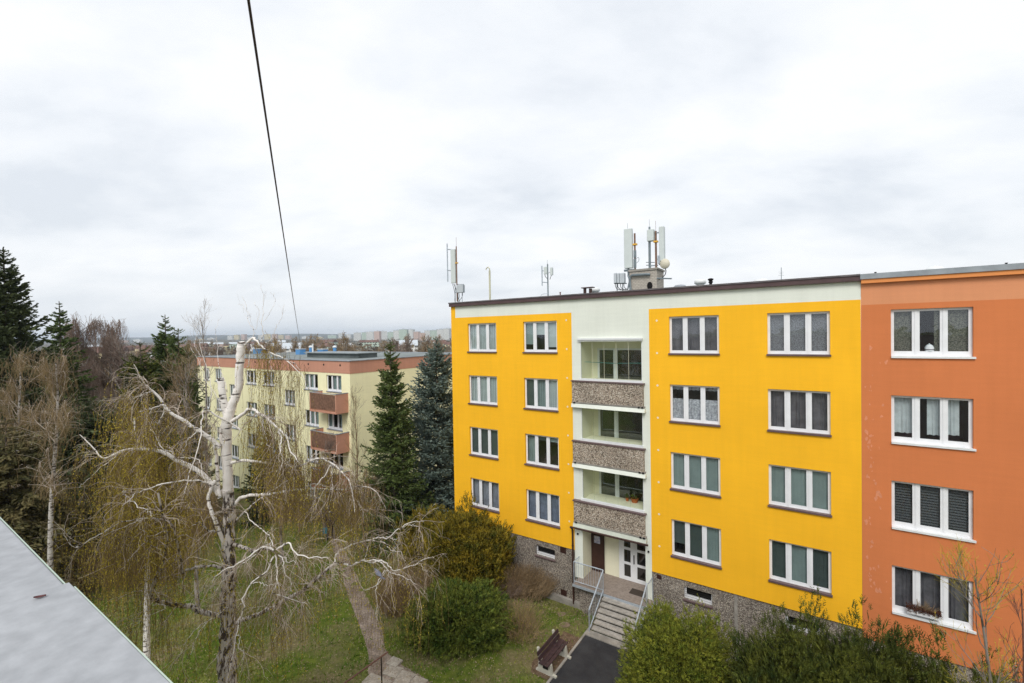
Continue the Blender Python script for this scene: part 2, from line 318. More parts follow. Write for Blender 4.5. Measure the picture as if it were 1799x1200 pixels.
def window(par, u0, u1, z0, z1, cur, sill='brown', n=.10, rm='room', sillz=.04, open_sash=False):
    """frame (part) > pane, curtain, sill, interior (sub-parts). cur: per pane list of (kind, material, lo, hi) fractions of the height"""
    w, h = u1-u0, z1-z0; fr = MB(); b = .13 if sill == 'brown' else .17
    holes = [(u0+a*w, u0+c*w, z0+b, z1-.075) for a, c in PF]
    holes_wall(fr, u0, u1, z0, z1, holes, n, .03)
    for q in ((holes[0][1]+holes[1][0])/2, (holes[1][1]+holes[2][0])/2):   # post between two sashes, in relief
        fr.box(q-.028, q+.028, n-.014, n-.001, z0+.05, z1-.02)
    fr.box(u0+.012, u1-.012, n-.010, n-.001, z0+.012, z0+.05)
    o = fr.build('window', M['white'], par)
    for i, hh in enumerate(holes):
        if open_sash and i == 0:          # tilted sash, leaning in at the top
            g = MB(); zz0, zz1 = hh[2]-.03, hh[3]; tl = .16
            def bar(a, b_, c, d):
                def yy(z): return n+.035+tl*(z-zz0)/(zz1-zz0)
                v = [(a, yy(c), c), (b_, yy(c), c), (b_, yy(d), d), (a, yy(d), d), (a, yy(c)+.04, c), (b_, yy(c)+.04, c), (b_, yy(d)+.04, d), (a, yy(d)+.04, d)]
                g.add(v, [[0, 1, 2, 3], [4, 7, 6, 5], [0, 4, 5, 1], [1, 5, 6, 2], [2, 6, 7, 3], [3, 7, 4, 0]])
            bar(hh[0], hh[0]+.05, zz0, zz1); bar(hh[1]-.05, hh[1], zz0, zz1); bar(hh[0]+.05, hh[1]-.05, zz0, zz0+.06); bar(hh[0]+.05, hh[1]-.05, zz1-.05, zz1)
            g.build('sash', M['white'], o)
        gl = MB(); gl.quad((hh[0], n+.03, hh[2]), (hh[1], n+.03, hh[2]), (hh[1], n+.03, hh[3]), (hh[0], n+.03, hh[3])); gl.build('pane', M['glass'], o)
        c = cur[i % len(cur)] if cur else None
        for cc in (c if isinstance(c, list) else [c]):
            if not cc: continue
            kind, mm, lo, hi = cc[:4]; x0, x1 = (cc[4], cc[5]) if len(cc) > 4 else (0, 1)
            zz0 = hh[2]-.05+lo*(hh[3]-hh[2]+.1); zz1 = hh[2]-.05+hi*(hh[3]-hh[2]+.1); W = hh[1]-hh[0]+.1
            curtain_mesh(kind, hh[0]-.05+x0*W, hh[0]-.05+x1*W, zz0, zz1, n+.10+(.07 if kind == 'pleat' else 0)).build('curtain', M[mm], o)
    r = MB(); a, b_, c, d, e, f = u0+.02, u1-.02, z0+.02, z1-.02, n+.045, n+1.0
    r.quad((a, f, c), (b_, f, c), (b_, f, d), (a, f, d)); r.quad((a, e, c), (a, f, c), (a, f, d), (a, e, d)); r.quad((b_, e, c), (b_, f, c), (b_, f, d), (b_, e, d))
    r.quad((a, e, c), (b_, e, c), (b_, f, c), (a, f, c)); r.quad((a, e, d), (b_, e, d), (b_, f, d), (a, f, d)); r.build('interior', M[rm], o)
    s = MB()
    if sill == 'brown': s.box(u0-.03, u1+.03, -.07, -.001, z0-.05, z0+.012); s.box(u0+.001, u1-.001, -.001, n-.012, z0-.01, z0+.012)
    else: s.box(u0-.0, u1+.05, -.06, -.001, z0-.05, z0+.012); s.box(u0+.001, u1-.001, -.001, n-.012, z0-.01, z0+.012)
    s.build('sill', M['brown' if sill == 'brown' else ('zinc' if sill == 'zinc' else 'whitem')], o)
    return o
def zc(v): return H+v
P_ = 2.8
# ------------------------------------------------------------ the yellow block
B = thing('apartment_building', 'yellow five storey apartment block with mint loggia strip, brown cornice and pebble plinth', 'building', tuple(OO), -PHI)
cols = [0, 3.57, 10.7, 14.25]; WT, WB = .615, -.905
WIN = [(c, c+1.9, zc(WB-P_*k), zc(WT-P_*k)) for c in cols for k in range(4)]
CE = ('zt',)
YT, YB, RB = zc(.965), zc(-10.21), zc(1.58)
w = MB()
holes_wall(w, -1.17, 6.25, YB, YT, WIN, 0, .13); holes_wall(w, 9.87, 17.0, YB, YT, WIN, 0, .13)
w.quad((-1.17, 0, YT), (-.86, 0, YT), (-.86, 0, RB), (-1.17, 0, RB))
w.quad((-1.17, 0, YB), (-1.17, 0, RB), (-1.17, 12, RB), (-1.17, 12, YB)); w.quad((-1.17, 12, YB), (-1.17, 12, RB), (17, 12, RB), (17, 12, YB)); w.quad((-1.17, 0, YB), (6.25, 0, YB), (6.25, .05, YB), (-1.17, .05, YB))
w.quad((9.87, 0, YB), (17, 0, YB), (17, .05, YB), (9.87, .05, YB))
w.build('wall', M['yellow'], B)
LU0, LU1 = 6.68, 9.56                         # loggia openings
LOG = [(LU0, LU1, zc(-2.17), zc(-.30)), (LU0, LU1, zc(-4.95), zc(-3.36)), (LU0, LU1, zc(-7.75), zc(-6.17)), (6.66, 9.60, zc(-11.467), zc(-8.99))]
ND = 1.25; NE = 1.0; M['loggia_in'] = mat_stucco('loggia_inner_render', (.80, .78, .60), .04)
m = MB(); holes_wall(m, 6.25, 9.87, zc(-11.467), YT, LOG, 0, ND, 0, 1)
m.quad((-.86, 0, YT), (17, 0, YT), (17, 0, RB), (-.86, 0, RB))
# back walls of the loggias, entrance
def fr3(px0, px1, n): return fac(px0, 700, n)[0], fac(px1, 700, n)[0]
lb = []
for k in range(3):
    lo = LOG[k]; m_w = (7.70, 11.0, lo[2]-.9, lo[3]-.28)
    lb.append(m_w); holes_wall(m, LU0, LU1, lo[2]-1.0, lo[3], [], ND, .05, 1)
m.quad((LU0-.03, NE, zc(-11.467)), (LU1+.05, NE, zc(-11.467)), (LU1+.05, NE, zc(-8.985)), (LU0-.03, NE, zc(-8.985)), 1)
for k in range(3):
    lo = LOG[k]                               # loggia floor and the side walls below the parapet top
    m.quad((LU0, .01, lo[2]-1.0), (LU1, .01, lo[2]-1.0), (LU1, ND, lo[2]-1.0), (LU0, ND, lo[2]-1.0), 1)
    for u_ in (LU0, LU1): m.quad((u_, .01, lo[2]-1.0), (u_, ND, lo[2]-1.0), (u_, ND, lo[2]), (u_, .01, lo[2]), 1)
m.build('loggia_wall', [M['mint'], M['loggia_in']], B)
pl = MB()
BW = [(4.06, 5.14, zc(-11.0), zc(-10.52)), (11.16, 12.24, zc(-11.0), zc(-10.5)), (14.74, 15.8, zc(-11.0), zc(-10.5))]
VT = [(5.43, 5.76, zc(-10.56), zc(-10.26)), (5.43, 5.76, zc(-12.62), zc(-12.31)), (10.05, 10.25, zc(-10.5), zc(-10.3))]
holes_wall(pl, -1.12, 6.25, -.9, YB, BW+VT, .05, .15); holes_wall(pl, 9.87, 17, -.9, YB, BW+VT, .05, .15)
pl.quad((-1.12, .05, -.9), (-1.12, .05, YB), (-1.12, 12, YB), (-1.12, 12, -.9))
pl.quad((6.25, .05, -.9), (9.87, .05, -.9), (9.87, .05, zc(-11.6)), (6.25, .05, zc(-11.6)))
pl.build('plinth', M['pebble_p'], B)
fl = MB()                                     # concrete footing, left light repair strips
fl.box(-1.3, 6.9, -.10, .049, -.9, -.22); fl.box(10.4, 17, -.10, .049, -.9, -.32); fl.box(2.52, 2.68, .02, .049, -.2, YB-.01); fl.box(13.05, 13.16, .025, .049, -.3, YB-.01)
fl.build('footing', M['concrete'], B)
c = MB(); c.box(-1.2, 17.0, -.14, .3, RB+.002, zc(1.75)); c.build('cornice', M['fascia'], B)
c = MB(); c.box(-1.22, 16.98, -.17, .34, zc(1.752), zc(1.81)); c.build('roof_edge', mat('weathered_edging', (.13, .115, .12), .6, .3, var=.3, vs=2), B)
c = MB(); c.quad((-1.15, .3, zc(1.66)), (17, .3, zc(1.66)), (17, 12, zc(1.66)), (-1.15, 12, zc(1.66))); c.build('roof', M['roof'], B)
def uni(kind, mm, lo=0, hi=1): return [(kind, mm, lo, hi)]*3
CUR = {(0, 0): uni('vbl', 'cur_l'), (0, 1): uni('vbl', 'cur_l'), (0, 2): [('flat', 'cur_dk', 0, 1), ('flat', 'cur_dk', 0, 1), ('flat', 'cur_dk', 0, 1)], (0, 3): uni('pleat', 'cur_g'),
       (1, 0): [('flat', 'cur_m', .22, 1), ('flat', 'cur_l', .55, 1), ('flat', 'cur_l', .12, 1)], (1, 1): [('flat', 'cur_dk', 0, 1), ('vbl', 'cur_m', 0, 1), ('vbl', 'cur_l', 0, 1)],
       (1, 2): [[('pleat', 'cur_m', 0, 1, 0, .75), ('flat', 'cur_dk', .88, 1)], ('flat', 'cur_dk', .82, 1), [('flat', 'cur_m', .8, 1), ('pleat', 'cur_g', 0, 1, .78, 1)]], (1, 3): uni('pleat', 'cur_b'),
       (2, 0): uni('pleat', 'cur_d'), (2, 1): [[('pleat', 'cur_lace_w', 0, .60), ('pleat', 'cur_lace_w', .86, 1)]]*3, (2, 2): uni('vbl', 'cur_m'),
       (2, 3): [('flat', 'cur_dk', .3, 1), ('vbl', 'cur_dk', 0, 1), ('vbl', 'cur_m', 0, 1)],  # dark glass and its reflections, put into the colours of blind meshes
       (3, 0): uni('flat', 'cur_lace'), (3, 1): uni('pleat', 'cur_d'), (3, 2): uni('vbl', 'cur_m'), (3, 3): [('vbl', 'cur_dk', 0, 1), ('vbl', 'cur_m', 0, 1), ('vbl', 'cur_dk', 0, 1)]}
for i, c0 in enumerate(cols):
    for k in range(4):
        window(B, c0, c0+1.9, zc(WB-P_*k), zc(WT-P_*k), CUR[(i, k)], open_sash=(i == 0 and k == 0))
# basement windows and vents
for h in BW:
    f = MB(); holes_wall(f, h[0], h[1], h[2], h[3], [(h[0]+.05, h[1]-.05, h[2]+.16, h[3]-.03)], .16, .03); f.box(h[0]+.05, h[0]+.09, .13, .155, h[2]+.1, h[3]-.05)
    o = f.build('basement_window', M['white'], B)
    g = MB(); g.quad((h[0]+.05, .19, h[2]+.16), (h[1]-.05, .19, h[2]+.16), (h[1]-.05, .19, h[3]-.03), (h[0]+.05, .19, h[3]-.03)); g.build('pane', M['dark'], o)
    g = MB()
    for q in range(1, 5): g.tube([(h[0], .10, h[2]+.02+q*.09), (h[1], .10, h[2]+.02+q*.09)], .004, 4)
    g.build('grille', M['cablem'], o)
    s = MB(); s.box(h[0]-.03, h[1]+.03, -.03, .15, h[2]-.05, h[2]-.002); s.build('sill', M['brown'], o)
for h in VT:
    v = MB(); v.box(h[0]+.01, h[1]-.01, .06, .08, h[2]+.01, h[3]-.01)
    for q in range(6): v.box(h[0]+.03, h[1]-.03, .045, .058, h[2]+.03+q*(h[3]-h[2]-.05)/6, h[2]+.05+q*(h[3]-h[2]-.05)/6)
    v.build('vent_cover', M['brown_d'], B)
# loggias: parapet, slab, glazing, french window
DU0 = 7.00
for k in range(3):
    lo = LOG[k]; zt = zc(-2.17-2.79*k)
    p = MB(); p.box(6.30, 9.62, -.16, -.002, zt-1.0, zt-.07); o = p.build('parapet', M['pebble'], B)
    p = MB(); p.box(6.26, 9.68, -.20, .03, zt-.068, zt-.012); p.build('coping', M['brown'], o)
    p = MB(); p.box(6.28, 9.68, -.17, -.002, zt-1.06, zt-1.002); p.build('joint', M['concrete'], o)
    for q in (6.42, 9.45, 9.60): b_ = MB().box(q-.04, q+.04, -.21, -.172, zt-1.07, zt-1.01); b_.build('bracket', M['dark'], o)
    s = MB(); z1, z0 = zt-1.085, zt-1.25
    s.add([(6.27, -.17, z1), (9.70, -.17, z1), (9.70, -.22, z0), (6.27, -.22, z0), (6.27, -.005, z1), (9.70, -.005, z1), (9.70, -.005, z0), (6.27, -.005, z0)],
          [[0, 1, 2, 3], [0, 4, 5, 1], [3, 2, 6, 7], [0, 3, 7, 4], [1, 5, 6, 2]]); s.build('slab_edge', M['mint'] if k < 2 else M['mint2'] if 'mint2' in M else mat_stucco('weathered_slab', (.56, .59, .51), .12), B)
    # glazing
    g = MB(); g.box(LU0-.06, LU1+.02, -.06, .06, zt-.010, zt+.085); g.box(LU0-.02, LU0+.02, 0.005, .06, zt+.086, lo[3]-.001); g.box(LU1-.03, LU1+.0, 0.005, .06, zt+.086, lo[3]-.001)
    if k == 0: g.box(LU0-.10, LU1+.04, -.12, .02, lo[3]-.02, lo[3]+.06); g.box(LU0-.08, LU1+.02, -.08, .0, lo[3]-.085, lo[3]-.022)
    o = g.build('glazing_frame', M['whitem'], B)
    nn = 5 if k < 1 else 5
    for j in range(nn):
        a = LU0+.02+j*(LU1-LU0-.05)/nn; b_ = LU0+.02+(j+1)*(LU1-LU0-.05)/nn
        q = MB(); q.quad((a, .03, zt+.08), (b_-.012, .03, zt+.08), (b_-.012, .03, lo[3]), (a, .03, lo[3])); q.build('pane', M['glass_l'], o)
        if j: q = MB(); q.box(a-.012, a, .022, .038, zt+.085, lo[3]); q.build('seal', M['glass_l'] if k else mat('seal_strip', (.6, .58, .45), .5, .3) if j == 1 else bpy.data.materials['seal_strip'], o)
    # door + window at the back
    f = MB(); du0, dz0, dz1 = DU0, zt-.95, lo[3]-.44 if k == 0 else lo[3]-.02; nd = ND-.04
    hs = [(du0+.10, du0+.80, dz0+.75, dz1-.08), (du0+1.0, LU1-.05, dz0+.95, dz1-.08)]
    holes_wall(f, du0, LU1-.01, dz0+.03, dz1, hs, nd, .03); f.box(du0+.84, du0+.95, nd-.02, nd-.001, dz0+.1, dz1)
    o = f.build('balcony_door', M['whitem'], B)
    for h in hs:
        q = MB(); q.quad((h[0], nd+.025, h[2]), (h[1], nd+.025, h[2]), (h[1], nd+.025, h[3]), (h[0], nd+.025, h[3])); q.build('pane', mat_glass('door_glass', (.1, .1, .1), .08) if not bpy.data.materials.get('door_glass') else bpy.data.materials['door_glass'], o)  # near-black tint stands in for the unlit room missing behind the glass
    MB().box(du0+.86, du0+.89, nd-.05, nd-.022, dz0+1.0, dz0+1.14).build('handle', M['whitem'], o)
for (px, py, r_, h_, lab, cm_) in ((1102, 877.5, .075, .17, 'narrow orange flower pot in the lowest glazed loggia, left of the wide one', (.45, .13, .04)), (1115, 879, .17, .17, 'wide orange flower pot in the lowest glazed loggia', (.45, .13, .04)), (1118, 892, .13, .11, 'dark pot with green leaves behind the lowest parapet', (.04, .045, .04))):
    a = fac(px, py, .95); t = thing('flower_pot', lab, 'flower pot', tuple(glob(a[0], .95, a[2]-h_/2)), -PHI)
    m_ = mat('pot_clay' if r_ < .16 and px < 1110 else 'pot_b', cm_, .8, .2, var=.15, vs=9); MB().lathe([(r_*.75, 0), (r_*.95, h_*.85), (r_*1.05, h_*.86), (r_*1.05, h_), (r_*.8, h_), (r_*.75, h_*.9)], 0, 0, 14).build('pot', m_, t)
    mb = MB(); n_ = 50; c_ = np.stack([R_.normal(0, r_*.5, n_), R_.normal(0, r_*.5, n_), h_+R_.random(n_)*.16], 1); mb.blades(c_, R_.normal(size=(n_, 3))*.6+[0, 0, 1], .03, .13); mb.build('leaves', M['juniper'], t)
MB().box(LU0+1.15, LU1-.03, .86, 1.20, fac(1102, 877.5, .95)[2]-.13, fac(1102, 877.5, .95)[2]-.087).build('window_ledge', M['whitem'], B)
# clothes line in the top loggia
ln = MB()
for q in (.35, .5): ln.tube([(LU0+.02, q, zc(-1.35)), (8.1, q, zc(-1.39)), (LU1-.02, q, zc(-1.35))], .008, 4)
ln.build('clothes_line', mat('teal_line', (.05, .22, .20), .6, .3), B)
# white anchor caps beside the loggia strip
for (u, n_) in ((5.98, 0), (10.2, 0)):
    for k in range(8):
        z = zc(.62-1.36*k-(.15 if u > 8 else 0)); o = MB(); an = np.arange(10)*math.pi/5
        o.add([(u+.045*math.cos(a), -.004, z+.045*math.sin(a)) for a in an], [list(range(10))]); o.build('anchor_cap', M['grey_cap'], B)
# entrance: canopy, doors, landing, steps, rails
ZL = zc(-11.45); M['mint2'] = mat_stucco('weathered_mint', (.52, .55, .48), .12)
p = MB(); p.tube([(6.16, -.27, zc(-9.03)), (9.80, -.27, zc(-9.01))], .042, 8); p.tube([(6.17, -.27, zc(-9.04)), (6.18, -.12, zc(-9.16)), (6.18, -.08, zc(-9.30)), (6.18, -.08, -.34)], .045, 8)
for q in (0.8, 2.4): p.lathe([(.055, q), (.055, q+.05)], 6.18, -.08, 8)
p.build('gutter', M['brown_d'], B)
def door(name, u0, u1, z1, mats, holes, n=.95):
    f = MB(); holes_wall(f, u0, u1, ZL+.01, z1, holes, n, .02)
    if not holes: f.box(u0+.05, u1-.05, n-.02, n-.001, ZL+.05, z1-.05)
    return f.build(name, mats, B)
a = fac(1038.5, 1002, .95)[0]; b_ = fac(1062.5, 1002, .95)[0]
o = door('entrance_door', a, b_, ZL+2.25, M['brown_d'], [])
for q in (.34, .56):
    MB().box(a+(q-.06)*(b_-a), a+(q+.14)*(b_-a), NE-.09, NE-.072, ZL+1.38, ZL+1.72).build('notice', mat('paper_notice', (.75, .76, .82), .7, .2, col2=(.35, .38, .6), vs=9) if not bpy.data.materials.get('paper_notice') else bpy.data.materials['paper_notice'], o)
a, b_ = fac(1088, 1010, .95)[0], LU1+.02; W = b_-a; hs = []
for (s0, s1) in ((.16, .36), (.56, .93)):
    for q in range(3): hs.append((a+s0*W, a+s1*W, ZL+.18+q*.68, ZL+.18+q*.68+.56))
o = door('glazed_door', a, b_, ZL+2.3, M['white'], hs)
for h in hs:
    g = MB(); g.quad((h[0], .965, h[2]), (h[1], .965, h[2]), (h[1], .965, h[3]), (h[0], .965, h[3])); g.build('pane', bpy.data.materials['door_glass'], o)
g = MB(); g.box(a+.46*W, a+.48*W, .90, .948, ZL+.85, ZL+1.25); g.build('handle', M['dark'], o)
g = MB(); g.box(6.40, 9.98, -.62, .99, ZL-.14, ZL-.03); o = g.build('landing', M['galv'], B)
g = MB(); g.box(6.42, 9.96, -.60, .985, ZL-.029, ZL); g.build('floor_tiles', M['landing'], o)
g = MB(); g.box(8.85, 9.55, -.02, .42, ZL+.001, ZL+.018); g.build('door_mat', mat('door_mat', (.07, .055, .045), .95, .1, fine=.3), o)
g = MB(); g.box(6.62, 7.9, -.34, .04, -.6, ZL-.141); g.build('landing_wall', M['pebble_p'], B)
g = MB(); g.box(7.94, 9.94, -.50, .04, -.6, ZL-.15); g.build('landing_core', M['concrete'], B)
NS = 7; zf = .0
for j in range(NS):
    z = ZL-.130*(j+1); n1 = -.60-.225*j
    t = MB(); t.box(7.93, 9.80, n1-.275, n1-.0, z-.062, z); o = t.build('step', M['tread'], B, bevel=.008)
st = MB()
for u in (8.15, 9.6):
    st.add([(u-.06, -.62, ZL-.24), (u+.06, -.62, ZL-.24), (u+.06, -2.05, zf-.05), (u-.06, -2.05, zf-.05), (u-.06, -.62, ZL-.5), (u+.06, -.62, ZL-.5), (u+.06, -1.6, zf-.25), (u-.06, -1.6, zf-.25)],
           [[0, 1, 2, 3], [4, 7, 6, 5], [0, 4, 5, 1], [2, 6, 7, 3], [0, 3, 7, 4], [1, 5, 6, 2]])
st.build('stringer', M['concrete'], B)
def railing(us, mb_bars=True):
    r = MB(); u = us; top = [(u, -.60, ZL+1.0), (u, -2.12, zf+.98)]
    r.tube(top, .030, 8); r.tube([(u, -.62, ZL-.1), (u, -.62, ZL+1.0)], .022, 6); r.tube([(u, -2.12, zf-.02), (u, -2.12, zf+.98)], .022, 6)
    r.tube([(u, -.62, ZL+.12), (u, -2.12, zf+.16)], .026, 6)
    for q in range(1, 9):
        t = q/9; n_ = -.62-1.5*t; r.tube([(u, n_, ZL+.12+(zf+.16-ZL-.12)*t), (u, n_, ZL+1.0+(zf+.98-ZL-1.0)*t)], .007, 5)
    return r
railing(7.90).build('railing', M['galv'], B)
railing(9.84).build('railing', M['galv'], B)
r = MB(); r.tube([(6.47, -.58, ZL+1.0), (7.90, -.58, ZL+1.0)], .024, 8); r.tube([(6.47, -.58, ZL+.12), (7.90, -.58, ZL+.12)], .016, 6)
r.tube([(6.47, -.58, ZL-.1), (6.47, -.58, ZL+1.02)], .022, 6); r.tube([(6.47, -.58, ZL+1.0), (6.47, -.02, ZL+1.0)], .02, 6)
for q in range(1, 12): r.tube([(6.47+q*.119, -.58, ZL+.12), (6.47+q*.119, -.58, ZL+1.0)], .007, 5)
r.build('railing', M['galv'], B)
r = MB(); r.tube([(9.90, -.60, ZL+1.0), (9.90, -.02, ZL+1.0)], .022, 8); r.tube([(9.9, -.02, ZL), (9.9, -.02, ZL+1.0)], .02, 6); r.build('railing', M['galv'], B)
for u in (6.42, 9.74):
    MB().box(u-.035, u+.035, -.06, -.003, zc(-9.42), zc(-9.36)).build('wall_lamp', M['dark'], B)
# ------------------------------------------------------------ the orange block
G = thing('apartment_building', 'orange apartment block with white window sills and grey roof flashing, joined to the yellow block', 'building', tuple(glob(17.0, 0)), -PHI)
ocol = [.78, 4.4, 8.0, 11.6]
OW = [(c, c+1.93, zc(WB-.03-P_*k), zc(WT-.02-P_*k)) for c in ocol for k in range(4)]
w = MB(); holes_wall(w, .004, 16, zc(-10.22), zc(.78), OW, 0, .13); w.quad((16, 0, zc(-10.22)), (16, 12, zc(-10.22)), (16, 12, zc(1.5)), (16, 0, zc(1.5)))
w.build('wall', M['orange'], G)
w = MB(); w.quad((.004, 0, zc(.78)), (16, 0, zc(.78)), (16, 0, zc(1.5)), (.004, 0, zc(1.5))); w.build('frieze', M['orange_pale'], G)
w = MB(); w.box(.004, 16, -.13, .3, zc(1.49), zc(1.625)); w.build('cornice', M['orange_lip'], G)
w = MB(); w.box(-.02, 16, -.17, .5, zc(1.627), zc(1.80)); w.build('flashing', M['zinc'], G)
w = MB(); w.quad((0, .5, zc(1.70)), (16, .5, zc(1.70)), (16, 12, zc(1.70)), (0, 12, zc(1.70))); w.build('roof', M['roof'], G)
w = MB(); w.quad((0.004, .05, -.9), (16, .05, -.9), (16, .05, zc(-10.5)), (.004, .05, zc(-10.5))); w.build('plinth', M['pebble_p'], G)
w = MB(); w.box(.004, 16, .0, .049, zc(-10.5), zc(-10.224)); w.build('skirting', M['orange'], G)
OCUR = {0: [('flat', 'cur_pat', 0, 1), ('flat', 'cur_pat', 0, 1, .7, 1), ('flat', 'cur_pat', 0, 1)], 1: [('pleat', 'cur_w', .12, 1), ('pleat', 'cur_w', .12, 1, .42, 1), ('pleat', 'cur_w', .15, 1, 0, .6)],
        2: uni('hbl', 'slat'), 3: uni('pleat', 'cur_d')}
for i, c0 in enumerate(ocol):
    for k in range(4): window(G, c0, c0+1.93, zc(WB-.03-P_*k), zc(WT-.02-P_*k), OCUR[k if i == 0 else (k+i) % 4], sill='white', rm='purple' if k < 2 else 'room')
M['patch'] = mat('patch_render', (.68, .27, .145), .9, .1, var=.1, vs=9)
pm = MB(); rr = np.random.default_rng(3)
for q in range(60):
    z = zc(-.4-8.6*rr.random()); u = .10+abs(rr.normal())*.22; s_ = .02+.05*rr.random(); k = 7; an = np.sort(rr.random(k)*2*math.pi)
    pm = MB(); pm.add([(u+s_*(.5+.6*rr.random())*math.cos(a), -.003-.00001*q, z+s_*1.6*(.5+.8*rr.random())*math.sin(a)) for a in an], [list(range(k))[::-1]]); pm.build('plaster_patch', M['patch'], G)
# ledge items at the orange windows
def local_thing(name, label, cat, u, n, z, group=None): return thing(name, label, cat, tuple(glob(u, n, z)), -PHI, group)
fp = local_thing('flower_box', 'flower box of dark dried plants on the white sill of the lowest orange window', 'flower box', 18.55, -.02, zc(-9.34)-.0)
MB().box(-.40, .40, -.10, .06, .13, .24).build('box', M['white'], fp)
mb = MB(); c_ = np.stack([R_.uniform(-.42, .42, 900), R_.uniform(-.16, .08, 900), .30+R_.normal(0, .055, 900)], 1); mb.blades(c_, R_.normal(size=(900, 3))+[0, 0, .5], .02, .09); mb.build('dried_plants', mat('dried_plant', (.05, .02, .015), .8, .2, col2=(.12, .05, .03), vs=8), fp)
mb = MB(); a0 = np.stack([R_.uniform(-.15, .25, 60), R_.uniform(-.1, .02, 60), np.full(60, .3)], 1); d_ = np.stack([R_.normal(0, .10, 60), R_.normal(0, .05, 60), R_.uniform(.1, .32, 60)], 1)
mb.tubes(np.stack([a0, a0+d_*.5, a0+d_], 1), np.full((60, 3), .004), 3); mb.build('dry_stalks', M['bush_br'], fp)
a = fac(1631, 620, .35); t = thing('glass_jar', 'squat white striped jar in the middle pane of the top orange window', 'jar', tuple(glob(a[0], .19, zc(-.785))), -PHI)
MB().lathe([(.10, 0), (.115, .03), (.115, .15), (.09, .18), (.09, .20), (.05, .23), (.02, .24), (.015, .27)], 0, 0, 14).build('jar_body', M['cur_w'], t, smooth=True)
MB().lathe([(.117, .06), (.118, .075), (.117, .09)], 0, 0, 14).build('stripe', M['cur_d'], t)
# ------------------------------------------------------------ roof equipment
RZ = zc(1.66)
def mast_pt(px, py, n): return fac(px, py, n)
def vpole(mb, px, py0, py1, n, r, mi=0):
    a = fac(px, py0, n); b = fac(px, py1, n); mb.tube([(a[0], n, max(b[2], RZ-.0) if False else b[2]), (a[0], n, a[2])], r, 8, mi)
def rect(mb, px0, px1, py0, py1, n, dn, mi=0):
    a = fac(px0, py0, n); b = fac(px1, py1, n); mb.box(a[0], b[0], n, n+dn, b[2], a[2], mi)
def rthing(name, label, cat, px, n, group=None):
    a = fac(px, 500, n); t = local_thing(name, label, cat, a[0], n, RZ, group); t['u0'] = float(a[0]); return t, a[0], n
def sub(name, mb, mt, t, u0, n0, **k):
    for i in range(len(mb.v)): mb.v[i] = mb.v[i]-np.array([u0, n0, RZ], np.float32)
    return mb.build(name, mt, t, **k)
# panel antenna on the left corner
t, u0, n0 = rthing('antenna_mast', 'tall white panel antenna on a steel bracket mast above the left roof corner', 'antenna', 801, .6)
mb = MB(); vpole(mb, 801.5, 433, 529, .6, .035); vpole(mb, 801.3, 417, 433, .6, .008); sub('mast', mb, M['mast_r'], t, u0, n0)
mb = MB(); vpole(mb, 785.5, 428, 495, .55, .035)
for y in (438, 475): a = fac(785.5, y, .55); b = fac(801.5, y+1, .6); mb.tube([a, b], .028, 6)
a = fac(795, 444, .6); b = fac(801.5, 444, .6); mb.tube([a, b], .03, 6); sub('bracket', mb, M['galv'], t, u0, n0)
mb = MB(); rect(mb, 791, 799.5, 438.5, 497, .50, .12); sub('panel', mb, M['antenna'], t, u0, n0, bevel=.02)
mb = MB(); rect(mb, 801.5, 813, 501, 513.5, .55, .2); rect(mb, 797, 800.5, 480, 489, .7, .1); sub('radio_unit', mb, M['radio'], t, u0, n0, bevel=.015)
mb = MB()
for x0_, x1_, sw in ((795, 799, 4), (797, 804, 7), (806, 803, 5), (813, 806, 5), (799, 808, -3)):
    a = fac(x0_, 499 if x0_ < 800 else 513, .6); b = fac(x1_, 530, .62); m2 = (a+b)/2; m2[0] += sw*.02; mb.tube(cat_rom([a, m2, b], 8), .014, 5)
sub('cables', mb, M['cablem'], t, u0, n0)
mb = MB()
for x in (799.5, 804.5, 811.5): vpole(mb, x, 500, 531, .6, .016)
a = fac(800, 513.5, .6); b = fac(816, 513.5, .6); mb.tube([a, b], .018, 5); vpole(mb, 814.5, 499, 514, .6, .014); a = fac(803, 499.5, .6); b = fac(814.5, 499.5, .6); mb.tube([a, b], .014, 5)
sub('frame', mb, M['mast'], t, u0, n0); mb = MB(); a = fac(802, 462, .58); mb.box(a[0]-.07, a[0]+.07, .54, .66, a[2]-.03, a[2]+.03); sub('tag', mb, M['yellowtag'], t, u0, n0)
# hooked vent pipe
t, u0, n0 = rthing('vent_pipe', 'cream vent pipe with a hooked top standing on the roof edge', 'vent pipe', 860, .8)
mb = MB(); a = fac(860.5, 472, .8); b = fac(861, 527, .8); mb.tube([(b[0], .8, RZ), (b[0], .8, a[2]-.1)], .055, 8); mb.tube([(b[0], .8, a[2]-.12), (b[0], .8, a[2]), (b[0]-.1, .8, a[2]+.10), (b[0]-.22, .8, a[2]+.03), (b[0]-.24, .8, a[2]-.04)], .03, 8)
sub('pipe', mb, mat('cream_pipe', (.55, .54, .40), .6, .3, var=.15, vs=4), t, u0, n0)
